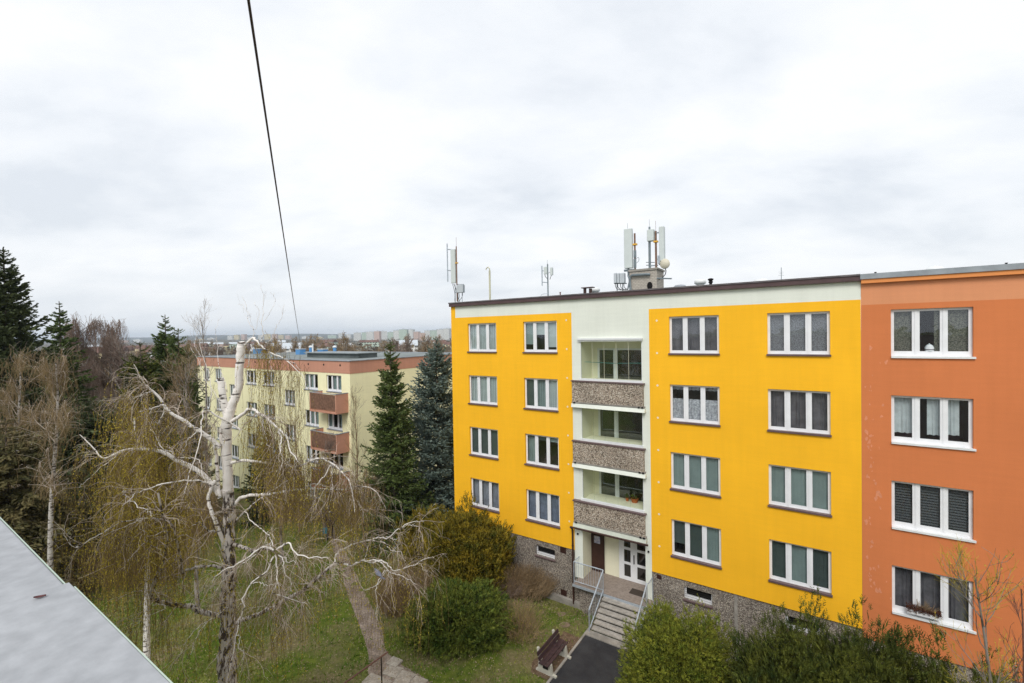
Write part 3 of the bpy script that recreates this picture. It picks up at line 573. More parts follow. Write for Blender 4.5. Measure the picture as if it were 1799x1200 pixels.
# small mast
t, u0, n0 = rthing('antenna_mast', 'slim dark mast with two small panel antennas and a side bracket', 'antenna', 962, 1.2)
mb = MB(); vpole(mb, 962, 464, 525, 1.2, .035); vpole(mb, 961.5, 457, 464, 1.2, .008); sub('mast', mb, M['mast'], t, u0, n0)
mb = MB(); vpole(mb, 952, 467, 502, 1.2, .03)
for y in (475.5, 495.5): mb.tube([fac(952, y, 1.2), fac(962, y+1, 1.2)], .024, 6)
sub('bracket', mb, M['galv'], t, u0, n0)
mb = MB(); rect(mb, 955, 960.5, 469, 481, 1.1, .12); rect(mb, 966, 970, 470, 483, 1.2, .14); sub('panel', mb, M['antenna'], t, u0, n0, bevel=.01)
mb = MB(); mb.tube([fac(962, 481, 1.2), fac(966, 478, 1.25), fac(968.5, 484, 1.25), fac(966, 491, 1.2)], .015, 5); mb.tube([fac(957, 481, 1.2), fac(958, 486, 1.2), fac(962, 490, 1.2)], .015, 5); sub('cables', mb, M['cablem'], t, u0, n0)
# capped flue pair + round duct
t, u0, n0 = rthing('flue_pair', 'two short brown flues under one flat cap', 'flue', 1033, 1.0)
mb = MB()
for x in (1027.5, 1037.3): a = fac(x, 507, 1.); mb.lathe([(.075, RZ), (.075, a[2])], a[0], 1., 10)
sub('pipes', mb, M['brown_d'], t, u0, n0); mb = MB(); a = fac(1023, 505.5, 1.); b = fac(1043, 504.5, 1.); mb.box(a[0], b[0], .85, 1.15, a[2]-.04, a[2]); sub('cap', mb, M['fascia'], t, u0, n0)
def mushroom(px, pyt, n, r, label, g=None, mt='whitem'):
    t, u0, n0 = rthing('roof_vent', label, 'roof vent', px, n, g); a = fac(px, pyt, n)
    mb = MB(); mb.lathe([(r*.62, RZ), (r*.62, a[2]-r*.7)], a[0], n, 14); sub('pipe', mb, M[mt], t, u0, n0, smooth=False)
    mb = MB(); mb.lathe([(r*.75, a[2]-r*.95), (r, a[2]-r*.75), (r*1.02, a[2]-r*.35), (r*.75, a[2]-r*.1), (.02, a[2])], a[0], n, 16); sub('cap', mb, M[mt], t, u0, n0, smooth=True)
mushroom(1045, 505, 1.6, .24, 'white domed roof vent beside the twin brown flues')
mushroom(1195, 500, 2.2, .28, 'low grey roof vent peeking over the cornice left of the white mushroom vent', mt='zinc')
mushroom(1230, 490.5, 1.8, .24, 'white mushroom roof vent next to a small dark flue')
mushroom(1337, 489.5, 2.4, .30, 'wide pale roof vent just above the cornice under the rod aerial')
t, u0, n0 = rthing('flue', 'small dark ribbed flue with a cap on the roof', 'flue', 1248.5, 1.4); mb = MB(); a = fac(1248.5, 489, 1.4)
mb.lathe([(.06, RZ), (.06, a[2]-.2), (.09, a[2]-.18), (.09, a[2]-.14), (.06, a[2]-.12), (.10, a[2]-.08), (.12, a[2]-.03), (.05, a[2])], a[0], 1.4, 12); sub('pipe', mb, M['dark'], t, u0, n0)
# rod aerial
t, u0, n0 = rthing('rod_aerial', 'thin television aerial on the roof near the orange block', 'aerial', 1373, 1.5); mb = MB(); vpole(mb, 1372.5, 470, 494, 1.5, .012)
for y, w_ in ((478, 5), (481, 3.5), (484, 5)): mb.tube([fac(1372.5-w_, y, 1.4), fac(1372.5+w_, y, 1.6)], .005, 4)
sub('aerial', mb, M['mast'], t, u0, n0)
for px, lab in ((953, 'thin bent wire handrail end on the roof edge'), (984, 'short rusty bolt stub on the roof edge')):
    t, u0, n0 = rthing('roof_stub', lab, 'roof fitting', px, .5); mb = MB()
    if px == 953: mb.tube(cat_rom([(u0-.12, .5, RZ), (u0-.08, .5, zc(1.93)), (u0+.1, .5, zc(1.98)), (u0+.35, .5, zc(1.97))], 8), .012, 5)
    else: mb.lathe([(.03, RZ), (.03, zc(1.98)), (.045, zc(1.98)), (.045, zc(2.01))], u0, .5, 8)
    sub('fitting', mb, M['galv' if px == 953 else 'rust'], t, u0, n0)
# brick chimney stack with the big antennas
NC = 3.0
def mat_brick(name, c1, c2, mortar, scale):
    m = mat(name, c1, .85, .2); nt = m.node_tree; b = nt.nodes['Principled BSDF']; tc = nt.nodes.new('ShaderNodeTexCoord')
    sp = nt.nodes.new('ShaderNodeSeparateXYZ'); cb = nt.nodes.new('ShaderNodeCombineXYZ'); nt.links.new(tc.outputs['Object'], sp.inputs[0])
    ad = nt.nodes.new('ShaderNodeMath'); nt.links.new(sp.outputs['X'], ad.inputs[0]); nt.links.new(sp.outputs['Y'], ad.inputs[1]); nt.links.new(ad.outputs[0], cb.inputs['X']); nt.links.new(sp.outputs['Z'], cb.inputs['Y'])
    br = nt.nodes.new('ShaderNodeTexBrick'); br.inputs['Scale'].default_value = scale; br.inputs['Color1'].default_value = (*c1, 1); br.inputs['Color2'].default_value = (*c2, 1); br.inputs['Mortar'].default_value = (*mortar, 1)
    br.inputs['Mortar Size'].default_value = .025; nt.links.new(cb.outputs[0], br.inputs['Vector']); nt.links.new(br.outputs['Color'], b.inputs['Base Color']); return m
M['brick'] = mat_brick('pale_brick', (.42, .38, .33), (.50, .46, .40), (.27, .24, .21), 3.2)
t, u0, n0 = rthing('chimney_stack', 'square pale brick chimney stack carrying the antenna masts', 'chimney', 1130, NC)
a = fac(1106, 478, NC); b = fac(1154, 505, NC); ct = a[2]
mb = MB(); mb.box(a[0], b[0], NC, NC+1.2, RZ, ct); sub('stack', mb, M['brick'], t, u0, n0)
mb = MB(); mb.box(a[0]-.05, b[0]+.05, NC-.05, NC+1.25, ct+.002, ct+.10); sub('cap', mb, M['concrete'], t, u0, n0)
mb = MB(); q = fac(1141.5, 502, NC-.02); mb.lathe([(.13, -.02), (.13, .0)], 0, 0, 14); v = mb.v[0].copy(); mb.v[0] = np.stack([v[:, 0]+q[0], v[:, 2]+NC-.01, v[:, 1]*1.5+q[2]], 1); sub('hatch', mb, M['dark'], t, u0, n0)
mb = MB(); mb.tube([fac(1108, 512, NC-.1), fac(1106, 488, NC-.1), fac(1110, 483.5, NC-.1), fac(1135, 482, NC-.1), fac(1142, 482, NC-.1)], .06, 6); mb.tube([fac(1103, 483, NC-.1), fac(1106, 492, NC-.1), fac(1103, 508, NC-.1)], .035, 6); sub('cable_tray', mb, M['mast'], t, u0, n0)
mb = MB(); mb.tube([fac(1154, 489, NC), fac(1180, 489.5, NC)], .035, 6); sub('side_arm', mb, M['mast'], t, u0, n0)
cb0 = ct+.10
def stackthing(label, px):
    a = fac(px, 480, NC+.3); t = local_thing('antenna_mast', label, 'antenna', a[0], NC+.3, cb0); return t, a[0]
def sub2(name, mb, mt, t, u0, **k):
    for i in range(len(mb.v)): mb.v[i] = mb.v[i]-np.array([u0, NC+.3, cb0], np.float32)
    return mb.build(name, mt, t, **k)
t, u0 = stackthing('broad white panel antenna on the left end of the brick chimney', 1104)
mb = MB(); rect(mb, 1095.5, 1110.5, 402.5, 470.5, NC+.1, .22); sub2('panel', mb, M['antenna'], t, u0, bevel=.03)
mb = MB(); a = fac(1104, 470, NC+.3); mb.tube([(a[0], NC+.3, cb0-.3), (a[0], NC+.3, a[2]+.3)], .05, 8); mb.box(a[0]-.2, a[0]+.35, NC+.2, NC+.3, a[2]-.2, a[2]-.1); a = fac(1102.5, 402, NC+.2); mb.tube([a, a+[0, 0, .28]], .007, 4); sub2('mount', mb, M['mast'], t, u0)
t, u0 = stackthing('rusty pole with yellow band beside the broad panel antenna on the chimney', 1115)
mb = MB(); a = fac(1115, 410, NC+.3); mb.tube([(a[0], NC+.3, cb0), (a[0], NC+.3, a[2])], .045, 8); sub2('pole', mb, M['mast_r'], t, u0); mb = MB(); q = fac(1115, 429.5, NC+.28); mb.box(q[0]-.11, q[0]+.11, NC+.22, NC+.38, q[2]-.04, q[2]+.04); sub2('tag', mb, M['yellowtag'], t, u0)
mb = MB()
for y0_, y1_ in ((440, 452), (455, 470)): a = fac(1113, y0_, NC+.2); b = fac(1117, y1_, NC+.2); mb.box(a[0], b[0], NC+.2, NC+.3, b[2], a[2])
q = fac(1117.5, 455, NC+.25); mb.tube(cat_rom([q, q+[.12, 0, .08], q+[.14, 0, -.1], q+[0, 0, -.22]], 8), .012, 4); sub2('fittings', mb, M['mast'], t, u0)
t, u0 = stackthing('short square white antenna on top of a grey pole, middle of the chimney', 1141)
mb = MB(); rect(mb, 1136, 1148, 403.5, 422.5, NC+.15, .28); sub2('panel', mb, M['antenna'], t, u0, bevel=.03)
mb = MB(); a = fac(1141, 422, NC+.3); mb.tube([(a[0], NC+.3, cb0-.3), (a[0], NC+.3, a[2])], .06, 8); sub2('pole', mb, M['mast'], t, u0)
mb = MB(); a = fac(1141, 403, NC+.3); mb.lathe([(.05, a[2]), (.05, a[2]+.12), (.008, a[2]+.13), (.006, a[2]+.5)], a[0], NC+.3, 6)
for y in (461, 466): mb.tube([fac(1135, y, NC+.3), fac(1150, y, NC+.3)], .02, 5)
sub2('fittings', mb, M['mast'], t, u0)
t, u0 = stackthing('tall narrow white panel antenna on the rusty right hand pole of the chimney', 1152)
mb = MB(); rect(mb, 1157, 1166.5, 398, 458, NC+.15, .28); sub2('panel', mb, M['antenna'], t, u0, bevel=.03)
mb = MB(); a = fac(1152, 406, NC+.3); mb.tube([(a[0], NC+.3, cb0), (a[0], NC+.3, a[2])], .05, 8); mb.tube([a, a+[0, 0, .5]], .007, 4); sub2('pole', mb, M['mast_r'], t, u0)
mb = MB(); mb.tube([fac(1152, 409, NC+.3), fac(1160, 408.5, NC+.3)], .035, 6); mb.tube([fac(1142, 467, NC+.3), fac(1156, 466, NC+.3)], .035, 6); mb.tube([fac(1152, 456, NC+.3), fac(1160, 455, NC+.3)], .03, 6); rect(mb, 1155, 1159, 449, 463, NC+.1, .15); sub2('bracket', mb, M['galv'], t, u0)
mb = MB(); q = fac(1152, 424.5, NC+.28); mb.box(q[0]-.10, q[0]+.10, NC+.22, NC+.38, q[2]-.04, q[2]+.04); sub2('tag', mb, M['yellowtag'], t, u0)
q = fac(1168, 463.5, NC+.2); t = local_thing('satellite_dish', 'small round cream microwave dish on the right antenna pole of the chimney', 'satellite dish', q[0], NC+.2, q[2])
mb = MB(); mb.lathe([(.06, .16), (.2, .14), (.235, .08), (.24, -.04), (.225, -.07), (.02, -.09)], 0, 0, 20); v = mb.v[0].copy(); mb.v[0] = np.stack([v[:, 0]-v[:, 2]*.2, v[:, 2], v[:, 1]], 1); mb.build('dish', mat('dish_cream', (.62, .58, .46), .5, .3), t, smooth=True)
mb = MB(); mb.tube([(-.05, .1, 0), (-.3, .12, .02)], .04, 6); mb.build('mount', M['mast'], t)
mb = MB(); mb.tube(cat_rom([(-.1, .1, -.1), (.02, .1, -.3), (-.05, .1, -.55), (-.35, .1, -.75)], 10), .022, 6); mb.build('cable', M['cablem'], t)
t, u0, n0 = rthing('radio_cabinets', 'row of three pale radio units on a frame left of the brick chimney', 'radio units', 1088, 2.6)
for a_, b2 in ((1078, 1083), (1083.6, 1088), (1088.5, 1096.5)):
    mb = MB(); rect(mb, a_, b2, 480, 497, 2.6, .25); sub('unit', mb, M['radio'], t, u0, n0, bevel=.015)
mb = MB(); mb.tube([fac(1079, 498, 2.7), fac(1101, 498, 2.7)], .03, 5)
for x in (1084, 1094): mb.tube([fac(x, 498, 2.7), np.array([fac(x, 498, 2.7)[0], 2.7, RZ])], .025, 5)
sub('stand', mb, M['mast'], t, u0, n0)
mb = MB()
for x in (1081, 1085, 1090, 1096): mb.tube(cat_rom([fac(x, 498, 2.6), fac(x+1, 505, 2.6), fac(x+7, 509, 2.6), fac(1103, 508, 2.7)], 8), .016, 4)
sub('cables', mb, M['cablem'], t, u0, n0)
# ribbed vent on the orange roof
a = fac(1643, 467, 2.5); t = local_thing('roof_vent', 'ribbed metal turbine vent on the orange block roof', 'roof vent', a[0], 2.5, zc(1.70)); mb = MB(); h_ = a[2]-zc(1.70)
pr = [(.22, 0), (.24, h_*.3)]+[(.25+(.03 if q % 2 else 0), h_*(.3+.12*q)) for q in range(5)]+[(.16, h_*.93), (.02, h_)]; mb.lathe(pr, 0, 0, 20); mb.build('vent_body', M['whitem'], t)
for px, n in ((1538, .4), (1768, .4)):
    a = fac(px, 484, n)
    t = local_thing('roof_stub', 'small dark bolt on the grey flashing near the yellow block' if px < 1600 else 'small dark bolt on the grey flashing at the right picture edge', 'roof fitting', a[0], n, zc(1.80)); MB().lathe([(.025, 0), (.025, .07), (.035, .07), (.035, .09)], 0, 0, 8).build('bolt', M['dark'], t)
# ------------------------------------------------------------ the cream block
CC = at(614.6, 657, 33.5); CC[2] = 0
K = thing('apartment_building', 'cream apartment block with terracotta top band and brown balconies behind the birch', 'building', tuple(CC), -PHI)
L2, D2, Q = 25.1, 13.5, 2.9
ct_, cb_ = zc(-1.75), zc(-2.71)
CW = []
for k in range(4):
    for a, b in ((1.03, 2.9), (4.0, 5.9), (10.35, 12.25), (13.35, 15.2), (19.9, 21.3), (22.5, 23.8)): CW.append((-b, -a, zc(-4.13-Q*k), zc(-2.88-Q*k)))
    for a, b in ((7.25, 8.85), (16.9, 18.4)): CW.append((-b, -a, zc(-5.6-Q*k), zc(-4.32-Q*k)))
w = MB(); holes_wall(w, -L2, 0, -3, cb_, CW, 0, .13); w.quad((0, 0, -3), (0, D2, -3), (0, D2, cb_), (0, 0, cb_)); w.quad((-L2, 0, -3), (-L2, D2, -3), (-L2, D2, cb_), (-L2, 0, cb_)); w.quad((-L2, D2, -3), (0, D2, -3), (0, D2, cb_), (-L2, D2, cb_))
w.build('wall', M['cream'], K)
w = MB(); w.box(-L2-.02, .02, -.02, D2+.02, cb_+.002, ct_-.04); w.build('frieze', M['terra'], K)
w = MB(); w.box(-L2-.08, .08, -.08, .22, ct_-.038, ct_+.03); w.box(-L2-.08, -L2+.22, .222, D2+.08, ct_-.038, ct_+.03); w.box(-.22, .08, .222, D2+.08, ct_-.038, ct_+.03); w.box(-L2+.222, -.222, D2-.22, D2+.08, ct_-.038, ct_+.03); w.build('roof_edge', M['zinc'], K)
w = MB(); w.quad((-L2+.2, .2, ct_-.03), (-.2, .2, ct_-.03), (-.2, D2-.2, ct_-.03), (-L2+.2, D2-.2, ct_-.03)); w.build('roof', mat('grey_green_felt', (.20, .225, .22), .8, .2, var=.2, vs=.4, fine=.1), K)
w = MB(); w.box(-10.5, -3.2, 3.2, 5.2, ct_-.02, ct_+.35); w.build('roof_upstand', mat('grey_upstand', (.12, .14, .14), .8, .2, var=.2, vs=1), K)
M['roof_lt'] = mat('pale_felt', (.26, .29, .30), .8, .2, var=.15, vs=1)
w = MB(); w.box(-10.7, -3.0, 3.0, 5.4, ct_+.352, ct_+.42); w.build('upstand_cap', M['roof_lt'], K)
hv = MB()
for q in range(8):
    u = -1.1-q*2.05; an = np.arange(8)*math.pi/4; hv = MB(); hv.add([(u+.09*math.cos(a), -.024, ct_-.35+.09*math.sin(a)) for a in an], [list(range(8))]); hv.build('vent_hole', M['dark'], K)
rc = np.random.default_rng(11)
for h in CW:
    p = rc.random(); cu = [('flat', 'cur_m', 0, 1) if rc.random() < .35 else (('pleat', 'cur_l', 0, 1) if rc.random() < .4 else None) for _ in range(3)]
    window(K, *h, cu, sill='zinc')
for k in range(3):
    zt = zc(-4.15-Q*k); o = MB(); 
    o.box(-3.50, -.24, -1.05, -.001, zt-1.42, zt-1.28); bo = o.build('balcony', M['terra'], K)
    s = MB(); s.box(-.33, -.24, -1.05, -.002, zt-1.279, zt); s.build('side_panel', M['terra'], bo); s = MB(); s.box(-3.50, -3.41, -1.05, -.002, zt-1.279, zt); s.build('side_panel', M['terra'], bo)
    s = MB(); q = -3.40
    while q < -.41: s.box(q, q+.075, -1.04, -1.02, zt-1.2, zt-.04); q += .095
    s.build('slat_front', mat('brown_slats', (.22, .125, .085), .6, .3, var=.3, vs=5) if k == 0 else bpy.data.materials['brown_slats'], bo)
    s = MB(); s.box(-3.52, -.22, -1.08, -1.0, zt+.001, zt+.05); s.box(-3.52, -3.40, -.998, -.002, zt+.001, zt+.05); s.box(-.35, -.22, -.998, -.002, zt+.001, zt+.05); s.build('hand_rail', M['zinc'], bo)
    s = MB(); s.box(-2.3, -1.2, -.98, -.96, zt-1.2, zt-.1); s.build('inner_screen', mat('tan_screen', (.30, .20, .10), .7, .2, var=.4, vs=2) if k == 0 else bpy.data.materials['tan_screen'], bo)
M['bluev'] = mat('blue_vent', (.10, .28, .55), .5, .3)
def kpt(u, n, z): return tuple(CC+D1*u+N1*n+np.array([0, 0, z]))
for i, (px, py, tall) in enumerate(((528, 618, 0), (546, 617, 1), (567, 617, 0), (588, 615, 1), (453, 622, 0))):
    d = ray(px, py); tt = (CC@N1+7.0)/(d@N1); p = d*tt
    lab = ['blue box vent left of the white pipe on the cream roof', 'slim blue pipe vent beside a white pipe on the cream roof', 'broad blue box vent in the middle of the cream roof row', 'tall blue pipe vent with pale cap on the cream roof, rightmost', 'low blue vent near the birch stump on the cream roof'][i]
    t = thing('roof_vent', lab, 'roof vent', (p[0], p[1], ct_-.03), -PHI)
    if tall:
        MB().lathe([(.17, 0), (.17, .75)], 0, 0, 10).build('pipe', M['bluev'], t); MB().lathe([(.2, .752), (.22, .85), (.1, .95)], 0, 0, 10).build('cap', M['whitem'], t)
    else:
        MB().box(-.45, .45, -.3, .3, 0, .55).build('box', M['bluev'], t); MB().box(-.5, .5, -.35, .35, .552, .62).build('cap', M['radio'], t)
p = at(549.5, 616, 42); t = thing('vent_pipe', 'white standing pipe between the blue vents on the cream roof', 'vent pipe', (p[0], p[1], ct_-.03)); MB().lathe([(.07, 0), (.07, 1.15), (.09, 1.16), (.09, 1.22)], 0, 0, 8).build('pipe', M['whitem'], t)
# ------------------------------------------------------------ own parapet under the camera
t = thing('parapet', 'pale grey metal coping of the parapet in the lower left corner, one raised seam', 'parapet', tuple(-N1*19.2300*0+np.array([0, 0, 0])), -PHI)
HP = H-.5; e1 = .2615
cm = mat('painted_coping', (.315, .325, .34), .6, .25, col2=(.35, .36, .375), vs=3.5, fine=.10, fs=28, bump=.12, bs=35)
# streaks along the sheet
so = loc(at(124, 1030, 1.0)); d = ray(126, 1031); tq = (-.5)/d[2]; sp_ = d*tq; us = float(sp_@D1)
mb = MB(); mb.box(-14, us, -.45, e1-.004, HP-.03, HP-.003); mb.build('coping_sheet', cm, t, bevel=.004)
mb = MB(); mb.box(us-.03, 10, -.45, e1+.002, HP-.0029, HP); mb.box(us, 10, -.45, e1+.002, HP-.03, HP-.003); mb.build('coping_sheet', cm, t, bevel=.0012)
edm = mat('pale_green_edge', (.42, .50, .42), .5, .4)
mb = MB(); mb.box(-14, us, e1-.0035, e1-.0012, HP-.07, HP-.004); mb.box(us, 10, e1+.0025, e1+.0048, HP-.07, HP-.001); mb.build('drip_edge', edm, t)
mb = MB(); mb.box(-14, 10, -.40, e1-.05, -.3, HP-.031); mb.build('wall', mat_stucco('plaster_own', (.45, .45, .42)), t)
p = gnd(70, 1051, HP); t = thing('dead_leaf', 'small curled dark brown leaf lying on the grey coping', 'leaf', (p[0], p[1], HP+.001), .4); mb = MB()
xs = np.linspace(-1, 1, 9); V = []; 
for x in xs:
    ww = .0042*(1-x*x)**.6+.0003
    for y, z in ((-1, .0022), (0, 0.0004), (1, .003)): V.append((x*.0095, y*ww, z+.0012*x*x))
mb.add(V, [[i*3+j, i*3+j+1, i*3+j+4, i*3+j+3] for i in range(8) for j in range(2)]); mb.build('blade', mat('leaf_brown', (.09, .03, .03), .6, .3, var=.3, vs=200), t)
for i, (px, py, s_) in enumerate(((82, 1050, .003), (101, 1067, .002), (89, 1073, .0017), (55, 1119, .0015), (32, 1006, .003))): pass
# ------------------------------------------------------------ cable overhead
a = at(427.5, -60, 2.0); b = at(531, 612, 62)
ks = np.linspace(0, 1, 60)[:, None]**2.2; pts = a+(b-a)*ks; pts[:, 2] -= (.5*4*ks*(1-ks))[:, 0]*1.1
pts = np.vstack([a+(a-b)/np.linalg.norm(a-b)*3, pts])
o = MB().tube(pts, .0068, 6).build('overhead_cable', M['cable_br']); tag(o, 'dark overhead cable running from above down to the distant trees', 'cable')
# ------------------------------------------------------------ ground
def mat_ground():
    m = mat('lawn', (.06, .09, .02), .95, .1); nt = m.node_tree; b = nt.nodes['Principled BSDF']; g = nt.nodes.new('ShaderNodeNewGeometry')
    def noise(s, d=6):
        n = nt.nodes.new('ShaderNodeTexNoise'); n.inputs['Scale'].default_value = s; n.inputs['Detail'].default_value = d; nt.links.new(g.outputs['Position'], n.inputs['Vector']); return n
    def ramp(src, p0, p1, c0, c1):
        r = nt.nodes.new('ShaderNodeValToRGB'); r.color_ramp.elements[0].position = p0; r.color_ramp.elements[1].position = p1
        r.color_ramp.elements[0].color = (*c0, 1); r.color_ramp.elements[1].color = (*c1, 1); nt.links.new(src, r.inputs['Fac']); return r.outputs['Color']
    def mix(f, a, b_):
        x = nt.nodes.new('ShaderNodeMix'); x.data_type = 'RGBA'; nt.links.new(f, x.inputs['Factor']); nt.links.new(a, x.inputs['A']); nt.links.new(b_, x.inputs['B']); return x.outputs['Result']
    gr = ramp(noise(3.5).outputs['Fac'], .35, .68, (.07, .11, .014), (.15, .18, .03)); so_ = ramp(noise(9).outputs['Fac'], .3, .7, (.14, .11, .06), (.28, .215, .13))
    f1 = ramp(noise(.45, 8).outputs['Fac'], .42, .62, (0, 0, 0), (.75, .75, .75)); near = mix(f1, gr, so_)
    far = ramp(noise(.012, 8).outputs['Fac'], .35, .65, (.09, .085, .05), (.16, .14, .11))
    sx = nt.nodes.new('ShaderNodeSeparateXYZ'); nt.links.new(g.outputs['Position'], sx.inputs[0]); mr = nt.nodes.new('ShaderNodeMapRange'); mr.inputs['From Min'].default_value = 45; mr.inputs['From Max'].default_value = 140; nt.links.new(sx.outputs['Y'], mr.inputs['Value'])
    nt.links.new(mix(mr.outputs[0], near, far), b.inputs['Base Color'])
    bp = nt.nodes.new('ShaderNodeBump'); bp.inputs['Distance'].default_value = .05; nt.links.new(noise(25).outputs['Fac'], bp.inputs['Height']); nt.links.new(bp.outputs[0], b.inputs['Normal'])
    return m
gx = np.r_[-9000, -4000, -2000, -1000, -500, -250, -130, np.arange(-70, 45, .55), 60, 100, 200, 400, 900, 2000, 5000]; gy = np.r_[-3000, -1000, -300, -80, -20, np.arange(-5, 60, .55), 70, 90, 130, 200, 400, 900, 2000, 4000, 9000]
GX, GY = np.meshgrid(gx, gy); mb = MB(); nx, ny = len(gx), len(gy); V = np.stack([GX.ravel(), GY.ravel(), gz(GX, GY).ravel()], 1)
i = (np.arange(ny-1)[:, None]*nx+np.arange(nx-1)[None]).ravel(); mb.add(V, np.stack([i, i+1, i+nx+1, i+nx], 1)); o = mb.build('ground', mat_ground(), smooth=True); tag(o, kind='structure')
def strip(name, left, right, mt, dz, sub_=3):
    L, Rr = cat_rom(left, len(left)*6), cat_rom(right, len(right)*6); k = len(L); mb = MB(); V = []
    for a, b in zip(L, Rr):
        for s in np.linspace(0, 1, 7): q = a+(b-a)*s; V.append((q[0], q[1], float(gz(q[0], q[1]))+dz))
    mb.add(V, [[i*7+j, i*7+j+1, i*7+j+8, i*7+j+7] for i in range(k-1) for j in range(6)]); return mb.build(name, mt, smooth=True)
PL = [(664, 1230), (650, 1180), (642, 1150), (631, 1100), (609, 1040), (597, 1000), (588, 970), (578, 945), (566, 920), (550, 895), (525, 872)]
PR = [(795, 1230), (732, 1185), (700, 1165), (683, 1140), (667, 1100), (638, 1040), (620, 1000), (604, 965), (593, 940), (579, 915), (563, 893), (545, 872)]
rp = np.random.default_rng(2)
PLw = [gnd(*p)[:2]+rp.normal(0, .05, 2) for p in PL]; PRw = [gnd(*p)[:2]+rp.normal(0, .05, 2) for p in PR]
M['path'] = mat('trodden_path', (.17, .13, .10), .95, .1, col2=(.30, .245, .20), vs=1.6, fine=.35, fs=14, bump=.6, bs=12)
o = strip('path', PLw, PRw, M['path'], .012); tag(o, kind='structure')
# stone flags at the lower end of the path
for i, (px, py, s_) in enumerate(((655, 1196, .6), (690, 1180, .62), (672, 1203, .55), (712, 1193, .6), (735, 1203, .55), (700, 1210, .6), (693, 1165, .5))):
    p = gnd(px, py); t = tag(MB().box(-s_*.5, s_*.5, -s_*.42, s_*.42, -.04, .035).build('paving_slab', mat('paving_stone', (.30, .26, .21), .9, .2, col2=(.40, .36, .30), vs=2, fine=.2, fs=20) if i == 0 else bpy.data.materials['paving_stone'], bevel=.015),
        'worn pale paving slab set in the lower end of the garden path', 'paving slab', 'paving slabs at the path end')
    t.location = (p[0], p[1], float(gz(p[0], p[1]))+.012+.002*i); t.rotation_euler = (0, 0, -PHI+.15+.05*math.sin(i*7))
for i, (px, py) in enumerate(((987, 1076), (993, 1098), (1000, 1119))):
    p = gnd(px, py); t = tag(MB().lathe([(.27, 0), (.25, .03)], 0, 0, 7).build('stepping_stone', mat('tan_stone', (.20, .15, .105), .95, .1, var=.2, vs=5) if i == 0 else bpy.data.materials['tan_stone']), ['flat tan stepping stone nearest the pebble wall', 'flat tan stepping stone in the middle of three', 'flat tan stepping stone just behind the bench'][i], 'stepping stone', 'stepping stones behind the bench')
    t.location = (p[0], p[1], float(gz(p[0], p[1]))+.01); t.scale = (.85, .7, .5)
# asphalt walk with kerb (runs straight out from the steps)
k1 = loc(gnd(1033, 1112)); UA = float(k1[0]); UB = UA+2.15
mb = MB(); mb.box(UA, UB, -18.4, -2.0, -.2, .035); o = mb.build('asphalt_walk', M['asphalt']); o.location = OO; o.rotation_euler = (0, 0, -PHI); tag(o, kind='structure')
mb = MB(); mb.box(UA-.09, UA-.002, -18.4, -1.6, -.2, .07); mb.box(UB+.002, UB+.09, -18.4, -1.6, -.2, .07); o = mb.build('kerb', M['concrete']); o.location = OO; o.rotation_euler = (0, 0, -PHI); tag(o, kind='structure')
mb = MB(); mb.box(UA, UB, -2.35, -2.0, .036, .075); o = mb.build('step_apron', M['concrete']); o.location = OO; o.rotation_euler = (0, 0, -PHI); tag(o, kind='structure')
mb = MB(); V = []; 
for n_ in np.linspace(-5.3, -2.6, 14):
    for u in (UA-.95-.12*math.sin(n_*5), UA-.6, UA-.1): g = glob(u, n_); V.append((g[0], g[1], float(gz(g[0], g[1]))+.03))
mb.add(V, [[i*3+j, i*3+j+1, i*3+j+4, i*3+j+3] for i in range(13) for j in range(2)]); o = mb.build('soil_patch', M['soil'], smooth=True); tag(o, kind='structure')
# ------------------------------------------------------------ bench
bb = loc(gnd(960, 1183)); bc = loc(gnd(995, 1153)); ub = float(loc(gnd(960, 1185))[0])
n_near = float(loc(gnd(958, 1184))[1]); 
t = thing('park_bench', 'brown slatted bench with pale concrete ends beside the asphalt walk', 'bench', tuple(glob(ub, n_near, .02)), -PHI)
BL = 1.15
for y in (0, BL):
    m_ = MB(); pr = [(-.42, 0), (.42, 0), (.42, .07), (.27, .09), (.22, .40), (.20, .43), (-.16, .43), (-.30, .86), (-.37, .86), (-.30, .40), (-.34, .09), (-.42, .07)]
    hole = None; k = len(pr); V = [(x, y-.05, z) for x, z in pr]+[(x, y+.05, z) for x, z in pr]
    m_.add(V, [[i, (i+1) % k, k+(i+1) % k, k+i] for i in range(k)])
    for off in (0, k):
        m_.add([V[off+j] for j in (0, 1, 2, 3, 10, 11)], [[0, 1, 2, 3, 4, 5]]); m_.add([V[off+j] for j in (3, 4, 5, 6, 9, 10)], [[0, 1, 2, 3, 4, 5]]); m_.add([V[off+j] for j in (6, 7, 8, 9)], [[0, 1, 2, 3]])
    m_.build('support', M['conc_l'], t)
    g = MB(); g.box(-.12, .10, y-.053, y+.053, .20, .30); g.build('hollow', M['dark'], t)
for j, x in enumerate((.13, -.02, -.15)): MB().box(x-.055, x+.07, -.22, BL+.22, .432, .468).build('seat_slat', M['wood_b'], t, bevel=.006)
for z in (.60, .76):
    x = -.16-(z-.43)*.33+.03; Mx = Matrix.Translation((x, 0, z))@Matrix.Rotation(-.3, 4, 'Y'); m_ = MB().box(-.02, .02, -.22, BL+.22, -.065, .065, M=Mx); m_.build('back_slat', M['wood_b'], t, bevel=.006)
